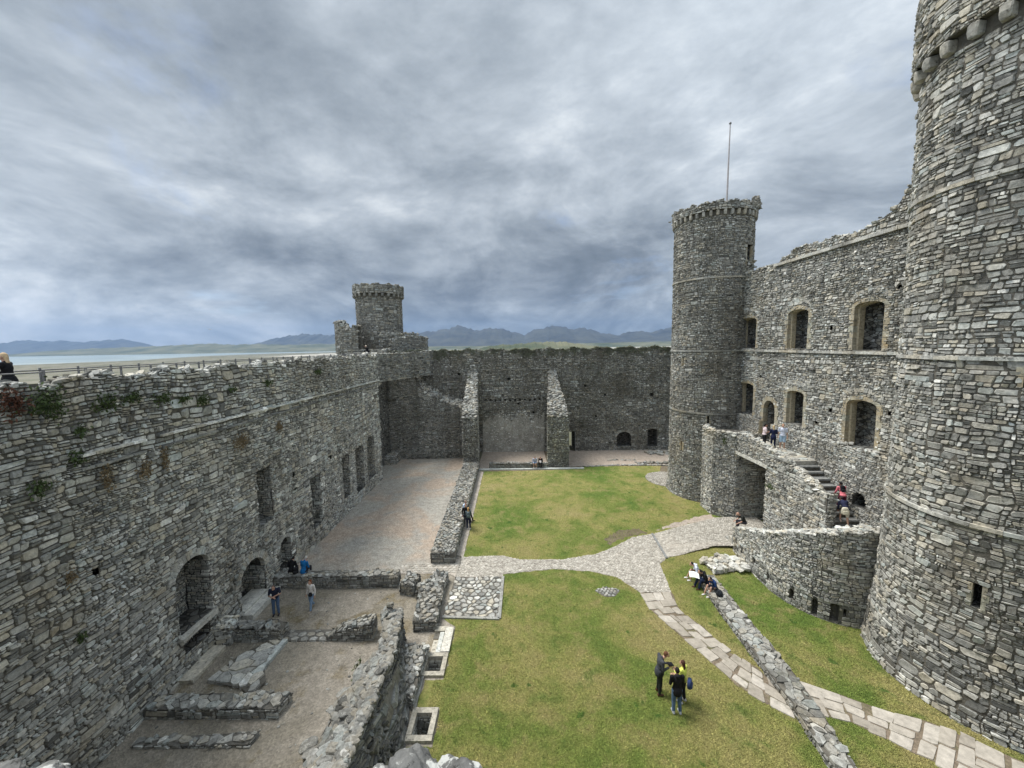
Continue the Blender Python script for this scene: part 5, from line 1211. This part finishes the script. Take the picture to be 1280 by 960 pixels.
def person(x,y,z,face,pose='stand',arms='down',h=1.72,lean=0,top=(.03,.03,.04),bottom=(.04,.05,.09),shoe=(.05,.04,.04),hair=(.06,.035,.02),hairstyle='short',shorts=False,sleeve='long',female=False,label='',group=None,coat=False,legs=None,seat=.45,turn=0,vox=.018,headtilt=.0,hood=False,skirt=False):
    s=h/1.75; e=empty('person',(x,y,z),face,label,'person',group)
    up=lambda p: np.array(p,float)
    ph=.95 if pose!='sit' else (seat/s+.10)
    hipw=.095; pel=np.array([0,0,ph])
    if pose=='stand': K=[(-.10,.03,.50),(.10,.02,.50)]; A=[(-.11,0,.09),(.12,-.02,.09)]
    elif pose=='walk': K=[(-.09,.16,.51),(.09,.0,.50)]; A=[(-.10,.24,.10),(.10,-.26,.16)]
    elif pose=='climb': K=[(-.10,.30,.62),(.10,.02,.50)]; A=[(-.10,.26,.22),(.11,-.08,.08)]
    else: K=[(-.13,.42,ph+.03),(.13,.42,ph+.03)]; A=[(-.13,.46,ph-.42),(.14,.40,ph-.42)]
    if legs=='cross': A[1]=(-.02,.62,ph-.33); K[1]=(.08,.44,ph+.10)
    if legs=='out': A=[(-.15,.70,.08),(.12,.62,.08)]
    if pose=='sit' and seat<.4: A=[(a_[0],.50+i*.1,.07-0) for i,a_ in enumerate(A)]; K=[(-.14,.38,ph+.12),(.14,.40,ph+.10)]
    c,sn=math.cos(lean),math.sin(lean)
    def U(p): p=np.array(p,float)-[0,0,.95]; return np.array([p[0],p[1]*c+p[2]*sn,-p[1]*sn+p[2]*c])+pel
    sw=.175 if female else .195
    chest=U((0,.0,1.30)); neck=U((0,.01,1.50)); head=U((0,.03+headtilt*.12,1.635-headtilt*.02)); waist=U((0,0,1.10))
    Sh=[U((-sw,0,1.425)),U((sw,0,1.425))]
    AR={'down':[((.24,-.03,1.14),(.26,.05,.90)),]*2,
        'fold':[((.25,.06,1.16),(.02,.24,1.18)),((.25,.06,1.13),(.03,.25,1.13))],
        'hold':[((.23,.03,1.13),(.09,.30,1.17))]*2,
        'phone':[((.24,.06,1.15),(.05,.26,1.27)),((.25,.02,1.14),(.10,.24,1.10))],
        'lap':[((.24,.10,1.14),(.12,.33,1.02))]*2,
        'knee':[((.25,.12,1.13),(.15,.38,1.00))]*2,
        'forward':[((.22,.16,1.20),(.16,.42,1.10))]*2,
        'rail':[((.26,.20,1.18),(.22,.44,1.15))]*2}[arms]
    El=[];Wr=[]
    for i,sg in enumerate((-1,1)):
        (a,b)=AR[i]; El.append(U((a[0]*sg,a[1],a[2]))); Wr.append(U((b[0]*sg,b[1],b[2])))
    Hp=[pel+np.array([-hipw,0,-.03]),pel+np.array([hipw,0,-.03])]
    K=[np.array(k) for k in K]; A=[np.array(a) for a in A]
    m=MB()
    ell(m,head,(.074,.092,.112),-lean*.6-headtilt*.5); ell(m,head+U((0,.06,.95))-pel+np.array([0,.02,-.045]),(.045,.05,.05))
    ell(m,head+np.array([0,.094,-.005]),(.014,.02,.022))
    for sg in (-1,1): ell(m,head+np.array([sg*.076,-.005,-.01]),(.014,.024,.032))
    cap(m,neck-np.array([0,0,.06]),head-np.array([0,.01,.06]),.056,.052)
    ell(m,chest,(.155 if not female else .135,.10,.20),-lean); ell(m,waist,(.125,.095,.17),-lean); ell(m,pel,(.155,.11,.12))
    for i in (0,1):
        cap(m,Sh[i],El[i],.052,.04); cap(m,El[i],Wr[i],.04,.026); cap(m,chest+(Sh[i]-chest)*.4,Sh[i],.06,.055)
        cap(m,Hp[i],K[i],.085,.058); cap(m,K[i],A[i],.057,.036)
        d=Wr[i]-El[i]; d/=np.linalg.norm(d); cap(m,Wr[i],Wr[i]+d*.07,.030,.034)
        cap(m,A[i]-[0,.03,.03],A[i]+[0,.12,-.05],.04,.03)
    V0=m
    body=m.build('body',[SKIN],e)
    fuse(body,vox*.8)
    # fingers rooted in the palms, joined into the same body mesh
    fm=MB()
    for i,sg in enumerate((-1,1)):
        d=Wr[i]-El[i]; d/=np.linalg.norm(d); sd=np.cross(d,[0,0,1.]); sd/=max(np.linalg.norm(sd),.01); dn=np.cross(sd,d)
        P0=Wr[i]+d*.08
        for k,(o_,l_) in enumerate(((-.026,.068),(-.009,.078),(.009,.072),(.026,.055))):
            a_=P0+sd*o_; b_=a_+d*l_*.55; c_=b_+d*l_*.35-dn*.02; cap(fm,a_,b_,.0095,.009,6); cap(fm,b_,c_,.009,.008,6)
        a_=Wr[i]+d*.02+sd*(-.028*sg); cap(fm,a_,a_+d*.045+sd*(-.035*sg),.012,.009,6)
    nb=len(body.data.vertices)
    tmp=fm.build('fingers',[SKIN]); bm=bmesh.new(); bm.from_mesh(body.data); bm.from_mesh(tmp.data); bm.to_mesh(body.data); bm.free()
    bpy.data.objects.remove(tmp)
    # eyes
    em=MB()
    for sg in (-1,1): ell(em,head+np.array([sg*.028,.084,.012]),(.011,.008,.007))
    em.build('eyes',[cloth((.02,.015,.012),.3)],e)
    # hair
    hm=MB(); ell(hm,head+np.array([0,-.018,.022]),(.083,.092,.108),-lean*.6)
    if hairstyle in('long','pony'): 
        ell(hm,head+np.array([0,-.07,-.05]),(.07,.045,.12) if hairstyle=='long' else (.04,.045,.05))
        if hairstyle=='long': ell(hm,head+np.array([0,-.085,-.16]),(.075,.035,.10))
        else: cap(hm,head+np.array([0,-.10,0]),head+np.array([0,-.13,-.20]),.032,.018)
    if hairstyle!='bald':
        fringe=hm.build('hair',[cloth(hair,.7)],e); fuse(fringe,.011,2)
    else: hm=None
    # garment on the torso
    t=.014
    g_=MB(); ell(g_,chest,((.155 if not female else .137)+t+.012,.113+t,.205),-lean); ell(g_,waist,(.135+t,.105+t,.19),-lean)
    if coat or pose!='sit': ell(g_,pel+np.array([0,0,.02]),(.165+t,.125+t,.12))
    for i in (0,1):
        cap(g_,chest+(Sh[i]-chest)*.35,Sh[i],.075,.068)
        if sleeve=='long': cap(g_,Sh[i],El[i],.066,.054); cap(g_,El[i],El[i]+(Wr[i]-El[i])*.93,.053,.040)
        elif sleeve=='short': cap(g_,Sh[i],Sh[i]+(El[i]-Sh[i])*.75,.068,.06)
    cap(g_,neck-np.array([0,.0,.09]),neck-np.array([0,0,.02]),.085,.064)
    if coat: cap(g_,pel+[0,0,.0],pel-[0,0,.10],.17,.18,12)
    if hood: ell(g_,neck+np.array([0,-.09,.0]),(.10,.06,.07))
    o=g_.build('jacket' if coat or hood else 'shirt',[cloth(top)],e); fuse(o,vox)
    b_=MB(); ell(b_,pel,(.160+t*.6,.118+t,.125))
    for i in (0,1):
        if skirt or shorts: cap(b_,Hp[i],Hp[i]+(K[i]-Hp[i])*.85,.098,.088)
        else: cap(b_,Hp[i],K[i],.098,.072); cap(b_,K[i],K[i]+(A[i]-K[i])*.95,.071,.058)
    o=b_.build('shorts' if shorts else 'trousers',[cloth(bottom)],e); fuse(o,vox)
    for i in (0,1):
        sm=MB(); cap(sm,A[i]+[0,-.04,-.045],A[i]+[0,.13,-.055],.048,.042); cap(sm,A[i]+[0,-.02,0],A[i]+[0,-.01,-.04],.05,.05)
        o=sm.build('shoe',[cloth(shoe,.6)],e); fuse(o,.012,2)
    e.scale=(s,s,s)
    return e
def bagobj(name,cat,label,x,y,z,rz,size,col,straps=True,soft=.9,tilt=0):
    """rounded bag with flap pocket and straps"""
    e=empty(name,(x,y,z),rz,label,cat); mb=MB(); w,d,h=size
    V=RV2.copy(); V=np.sign(V)*np.abs(V)**.55; V*=np.array([w/2,d/2,h/2]); V[:,0]*=1-.18*(V[:,2]/h+.5); mb.add(V,RF2); o=mb.build('bag_body',[cloth(col)],e)
    for p in o.data.polygons: p.use_smooth=True
    mb=MB(); V=RV2.copy(); V=np.sign(V)*np.abs(V)**.6; V=V*np.array([w*.36,d*.22,h*.24])+np.array([0,-d*.48,-h*.16]); mb.add(V,RF2); o=mb.build('pocket',[cloth(tuple(min(1,c*1.25+.01) for c in col))],e)
    if straps:
        for sx in (-1,1):
            mb=MB(); pts=[(sx*w*.28,d*.42,h*.42),(sx*w*.32,d*.85,h*.35),(sx*w*.34,d*.95,0),(sx*w*.32,d*.42,-h*.38)]
            for a,b in zip(pts[:-1],pts[1:]): cap(mb,a,b,.016,.016,6)
            mb.build('strap',[cloth(col)],e)
    e.rotation_euler=(tilt,0,rz); return e
DN=(.02,.022,.035); BK=(.012,.012,.014); JE=(.10,.16,.27); LJ=(.22,.32,.46); WH=(.75,.76,.80)
R_=math.radians
G1='visitors standing on the lawn'
person(5.36,13.80,.03,R_(-90),'stand','hold',1.78,.12,(.055,.06,.07),(.02,.024,.022),(.10,.05,.03),(.13,.06,.03),label='person in dark grey jacket reading a dark tablet on the lawn',coat=True,headtilt=1.2,vox=.014,group=G1)
person(5.70,12.98,.03,R_(0),'stand','hold',1.78,.0,BK,JE,(.45,.47,.5),(.015,.012,.012),label='person in black hooded top and blue jeans seen from behind on the lawn',hood=True,coat=True,vox=.014,group=G1)
person(6.10,13.42,.03,R_(38),'stand','hold',1.68,.0,(.72,.78,.16),(.018,.02,.028),(.6,.6,.62),(.07,.03,.02),'long',label='long haired person in bright yellow top on the lawn',female=True,vox=.014,group=G1)
tb=MB(); box(tb,-.13,.13,-.1,.1,-.012,.012,.2); o=tb.build('tablet',[cloth((.012,.012,.016),.4)]); o.location=(5.77,13.80,1.24); o.rotation_euler=(0,R_(15),R_(90)); tag(o,'dark tablet held by the person in the grey jacket','tablet')
bagobj('shoulder_bag','bag','dark blue shoulder bag at the hip of the person in yellow',6.26,13.22,.98,R_(60),(.36,.16,.34),(.03,.05,.13),False)
# kitchen floor
person(-12.38,18.47,.01,R_(200),'stand','fold',1.76,.10,(.025,.03,.055),JE,(.03,.03,.04),(.12,.09,.07),sleeve='short',label='person in navy T-shirt and jeans looking down at a phone near the fireplaces',headtilt=1,vox=.016)
person(-10.75,18.86,.01,R_(168),'walk','down',1.64,.0,(.72,.68,.64),LJ,(.35,.30,.24),(.17,.055,.02),'long',label='auburn haired person in pale top and light jeans strolling over the gravel',female=True,vox=.016)
bagobj('crossbody_bag','bag','small black bag worn at the front of the person in pale top',-10.72,18.72,.93,R_(0),(.22,.10,.20),BK,False)
person(-13.05,21.05,.0,R_(2),'sit','lap',1.7,.28,BK,(.03,.03,.04),BK,(.02,.02,.02),label='person in black with hood sitting on the low wall, back turned',seat=.75,hood=True,coat=True,headtilt=1)
person(-12.35,21.05,.0,R_(-12),'sit','lap',1.72,.22,(.015,.16,.42),(.03,.03,.04),BK,(.62,.60,.55),label='person in bright blue jacket and pale cap sitting on the low wall',seat=.75,coat=True,headtilt=1)
bagobj('backpack','bag','black rucksack set down on the low wall between the seated pair',-12.72,20.9,.93,R_(20),(.34,.22,.36),BK)
# hall low wall
person(-4.18,28.9,.0,R_(-100),'sit','knee',1.75,.25,(.55,.66,.82),BK,BK,(.30,.22,.18),label='person in pale blue shirt sitting on the edge of the long low wall',seat=.8,legs='out')
person(-3.90,28.05,.04,R_(-160),'stand','down',1.74,.12,BK,(.02,.025,.05),(.03,.03,.03),(.20,.09,.05),label='person dressed in black leaning beside the long low wall')
person(-3.62,27.5,.04,R_(10),'stand','hold',1.66,.0,(.09,.12,.13),(.015,.02,.05),(.5,.5,.5),(.55,.33,.14),'long',label='fair haired person with grey backpack standing at the long low wall',female=True)
bagobj('backpack','backpack','grey backpack worn by the fair haired person at the long low wall',-3.6,27.27,1.25,R_(10),(.30,.2,.42),(.10,.13,.14))
# far pair
person(2.0,41.72,.04,R_(180),'sit','lap',1.75,.25,(.42,.44,.55),(.16,.27,.42),(.5,.5,.5),(.04,.03,.03),label='person in lilac grey top and blue shorts seated by the chapel floor',seat=.5,shorts=True,headtilt=1)
person(2.68,41.85,.04,R_(165),'sit','lap',1.66,.30,BK,BK,BK,(.14,.05,.03),'long',label='person in black seated next to the foot of the thick side wall',seat=.5,female=True,headtilt=1)
bagobj('shoulder_bag','bag','small white bag in the lap of the seated person in black',2.62,41.5,.78,R_(0),(.25,.16,.26),(.70,.66,.68),False)
# trio on the garden wall
person(10.25,20.95,.03,R_(80),'sit','lap',1.7,.42,(.62,.66,.76),(.10,.055,.03),(.8,.8,.8),(.01,.01,.012),label='person in white hoodie and brown shorts sitting on the lawn wall',seat=.33,shorts=True,headtilt=1,vox=.016,hood=True)
person(10.35,20.25,.03,R_(92),'sit','lap',1.72,.40,BK,(.02,.03,.07),(.10,.05,.03),(.012,.012,.015),label='person in black hood leaning over a white sheet on the lawn wall',seat=.33,headtilt=1,vox=.016,hood=True,coat=True)
person(10.52,19.65,.03,R_(100),'sit','lap',1.6,.34,(.02,.05,.16),(.02,.025,.04),(.75,.75,.75),(.02,.014,.012),label='person in dark blue T-shirt with bare legs at the near end of the seated three',seat=.33,shorts=True,sleeve='short',headtilt=1,vox=.016)
mb=MB(); gx=np.linspace(-.35,.35,7); gy=np.linspace(-.25,.25,5)
V=[(a,b,.03*math.sin(a*9)+.02*math.cos(b*11)) for b in gy for a in gx]; F=[[r*7+i,r*7+i+1,(r+1)*7+i+1,(r+1)*7+i] for r in range(4) for i in range(6)]; mb.add(V,F)
o=mb.build('paper_map',[cloth((.82,.84,.84),.6)]); o.location=(9.78,20.5,.66); o.rotation_euler=(R_(3),R_(4),R_(70)); tag(o,'large white unfolded sheet across the laps on the lawn wall','map')
bagobj('backpack','bag','dark rucksack lying on the lawn wall beside the three readers',10.45,19.1,.5,R_(70),(.42,.26,.30),(.018,.022,.028),tilt=.5)
# behind the retaining wall
person(15.0,24.7,1.05,R_(80),'sit','rail',1.78,.45,(.03,.032,.03),(.03,.03,.04),BK,(.5,.4,.35),'bald',label='bald person in black leaning on the low end of the curved wall',seat=.5,sleeve='short',headtilt=1)
# upper landing
person(16.95,26.15,6.28,R_(-100),'stand','hold',1.66,.05,(.70,.58,.60),BK,BK,(.015,.012,.012),'pony',label='dark haired person in pale pink top at the left of the doorway group',female=True,sleeve='short')
person(17.3,25.75,6.28,R_(-20),'stand','hold',1.60,.0,(.015,.02,.06),(.015,.02,.05),BK,(.55,.42,.24),'long',label='fair haired person in long navy coat in front of the round-headed doorway',female=True,coat=True)
person(17.78,25.55,6.28,R_(150),'stand','down',1.76,.0,(.60,.64,.76),(.38,.52,.66),(.75,.72,.68),(.30,.19,.12),label='person in white T-shirt and pale blue shorts on the stair landing',shorts=True,sleeve='short')
# stair climbers
person(17.72,20.52,4.2,R_(-8),'climb','forward',1.64,.35,(.80,.22,.26),(.09,.012,.03),(.6,.6,.6),(.012,.01,.01),label='person in pink top and maroon trousers climbing the stairs',female=True)
bagobj('backpack','backpack','black backpack worn by the stair climber in pink',17.74,20.62,5.42,R_(-8),(.30,.2,.42),BK)
person(17.25,19.75,3.74,R_(-14),'climb','forward',1.66,.75,(.025,.03,.07),(.55,.52,.44),(.65,.5,.42),(.05,.03,.03),label='person in navy top bending forward at the foot of the stairs',shorts=True,female=True)
bagobj('tote_bag','bag','cream cloth bag hanging at the back of the bending stair climber',17.1,19.62,4.62,R_(-14),(.36,.14,.42),(.62,.58,.46),False)
# wall walk
person(-15.35,11.62,11.74,R_(120),'stand','rail',1.80,.05,BK,(.02,.14,.11),(.05,.05,.05),(.62,.46,.28),'long',label='fair haired person in black jacket with green skirt leaning on the wall walk railing',female=True,coat=True,vox=.016,skirt=True)
person(-16.4,43.5,12.75,R_(100),'sit','knee',1.7,.35,BK,BK,BK,(.65,.58,.48),label='tiny person in black crouched on the wall walk before the far left turret',seat=.25)
mb=MB(); V=[(-.32,0,.06),(-.12,.06,.0),(0,.1,-.02),(.12,.06,.0),(.32,0,.07),(0,-.1,-.01)]; 
for sg in (-1,1): mb.add([(0,.08,0),(0,-.06,0),(sg*.17,-.05,.05),(sg*.38,-.04,.01),(sg*.18,.05,.06)],[[0,1,2,3,4]])
ell(mb,(0,0,0),(.05,.16,.045)); ell(mb,(0,.17,.01),(.03,.045,.03)); o=mb.build('bird',[cloth((.30,.30,.32))]); o.location=(-36,46,16.0); o.rotation_euler=(.2,.3,.8); tag(o,'small bird gliding over the marsh beyond the railing','bird')


# ================================================================== SKY, LIGHT, CAMERA
w=bpy.data.worlds.new('World'); sc.world=w; w.use_nodes=True; nt=w.node_tree; bg=nt.nodes['Background']
SUN_EL=math.radians(62); SUN_AZ=math.radians(-62)      # azimuth from +Y, negative = towards -X
sky=nt.nodes.new('ShaderNodeTexSky'); sky.sky_type='NISHITA'; sky.sun_disc=False; sky.sun_elevation=SUN_EL; sky.sun_rotation=SUN_AZ; sky.air_density=1.0; sky.dust_density=1.5
tc=nt.nodes.new('ShaderNodeTexCoord'); sep=nt.nodes.new('ShaderNodeSeparateXYZ'); L(nt,tc.outputs['Generated'],sep.inputs[0])
zc=mathn(nt,'ADD',mathn(nt,'MAXIMUM',sep.outputs[2],0.0),.13)
cx=mathn(nt,'DIVIDE',sep.outputs[0],zc); cy=mathn(nt,'DIVIDE',sep.outputs[1],zc)
cmb=nt.nodes.new('ShaderNodeCombineXYZ'); L(nt,cx,cmb.inputs[0]); L(nt,cy,cmb.inputs[1])
mp=nt.nodes.new('ShaderNodeMapping'); mp.inputs['Rotation'].default_value=(0,0,math.radians(35)); mp.inputs['Scale'].default_value=(.78,1.0,1); mp.inputs['Location'].default_value=(5.6,2.2,0); L(nt,cmb.outputs[0],mp.inputs[0])
n1=noise(nt,mp.outputs[0],.62,13,.62,.12); n2=noise(nt,mp.outputs[0],2.6,10,.6,.2); n3=noise(nt,mp.outputs[0],.24,3,.5,.1)
n6=noise(nt,mp.outputs[0],7.5,8,.6,.3)
s=mathn(nt,'ADD',mathn(nt,'ADD',mathn(nt,'MULTIPLY',n1,.54),mathn(nt,'MULTIPLY',n6,.07)),mathn(nt,'ADD',mathn(nt,'MULTIPLY',n2,.22),mathn(nt,'MULTIPLY',n3,.24)))
mp2=nt.nodes.new('ShaderNodeMapping'); mp2.inputs['Scale'].default_value=(1,1,1.9); mp2.inputs['Location'].default_value=(1.3,4.2,.6); L(nt,tc.outputs['Generated'],mp2.inputs[0])
n4=noise(nt,mp2.outputs[0],3.3,13,.62,.35); n5=noise(nt,mp2.outputs[0],1.1,3,.5,.2)
n7=noise(nt,mp2.outputs[0],11,9,.6,.3)
low=mathn(nt,'ADD',mathn(nt,'ADD',mathn(nt,'MULTIPLY',n4,.66),mathn(nt,'MULTIPLY',n7,.12)),mathn(nt,'MULTIPLY',n5,.26))
mx=nt.nodes.new('ShaderNodeMix'); mx.data_type='FLOAT'; L(nt,mapr(nt,sep.outputs[2],.05,.60,.95,.15),mx.inputs[0]); L(nt,s,mx.inputs[2]); L(nt,low,mx.inputs[3]); s=mx.outputs[0]
K=5.3
cl=ramp(nt,s,[(.40,(.145*K/10,.175*K/10,.205*K/10)),(.455,(.215*K/10,.25*K/10,.29*K/10)),(.51,(.33*K/10,.375*K/10,.42*K/10)),(.565,(.49*K/10,.54*K/10,.59*K/10)),(.64,(.80*K/10,.84*K/10,.87*K/10))])
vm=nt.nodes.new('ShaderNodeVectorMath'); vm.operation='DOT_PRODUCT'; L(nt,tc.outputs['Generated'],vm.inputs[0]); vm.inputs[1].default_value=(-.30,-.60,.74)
gl=mapr(nt,vm.outputs['Value'],-.6,1.0,8.8,18.5); gc=nt.nodes.new('ShaderNodeCombineXYZ'); [L(nt,gl,gc.inputs[k]) for k in range(3)]  # unseen sky behind the camera brightened to add fill light
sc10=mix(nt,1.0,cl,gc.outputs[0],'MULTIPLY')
blue=mix(nt,1.0,sky.outputs[0],(.55,.62,.75),'MULTIPLY')
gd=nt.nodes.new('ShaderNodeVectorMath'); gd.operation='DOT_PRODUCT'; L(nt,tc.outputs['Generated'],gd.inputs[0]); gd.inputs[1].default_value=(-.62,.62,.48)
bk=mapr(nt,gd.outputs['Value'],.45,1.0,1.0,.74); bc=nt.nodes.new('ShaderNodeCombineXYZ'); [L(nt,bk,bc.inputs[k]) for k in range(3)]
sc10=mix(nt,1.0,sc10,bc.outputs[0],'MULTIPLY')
gapf=mapr(nt,noise(nt,mp.outputs[0],.8,8,.6,.4),.60,.72,0,.45)
col=mix(nt,gapf,sc10,blue)
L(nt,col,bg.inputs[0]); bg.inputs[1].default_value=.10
sd=bpy.data.lights.new('sun','SUN'); sd.energy=2.0; sd.angle=math.radians(26); sd.color=(1,.96,.9); so=bpy.data.objects.new('sun',sd); COL.objects.link(so)
dv=Vector((math.sin(SUN_AZ)*math.cos(SUN_EL),math.cos(SUN_AZ)*math.cos(SUN_EL),math.sin(SUN_EL))); so.rotation_euler=dv.to_track_quat('Z','Y').to_euler()
cam=bpy.data.cameras.new('camera'); co=bpy.data.objects.new('camera',cam); COL.objects.link(co); sc.camera=co
cam.sensor_width=36; cam.lens=TF/1280*36; cam.clip_start=.05; cam.clip_end=100000
mt_=Matrix(((_r2[0],_u2[0],-_f[0]),(_r2[1],_u2[1],-_f[1]),(_r2[2],_u2[2],-_f[2]))).to_4x4(); mt_.translation=Vector((0,0,TH)); co.matrix_world=mt_
sc.view_settings.view_transform='Standard'; sc.view_settings.look='None'; sc.view_settings.exposure=1.2; sc.view_settings.gamma=1
sc.cycles.volume_bounces=0; sc.cycles.max_bounces=5; sc.cycles.diffuse_bounces=3
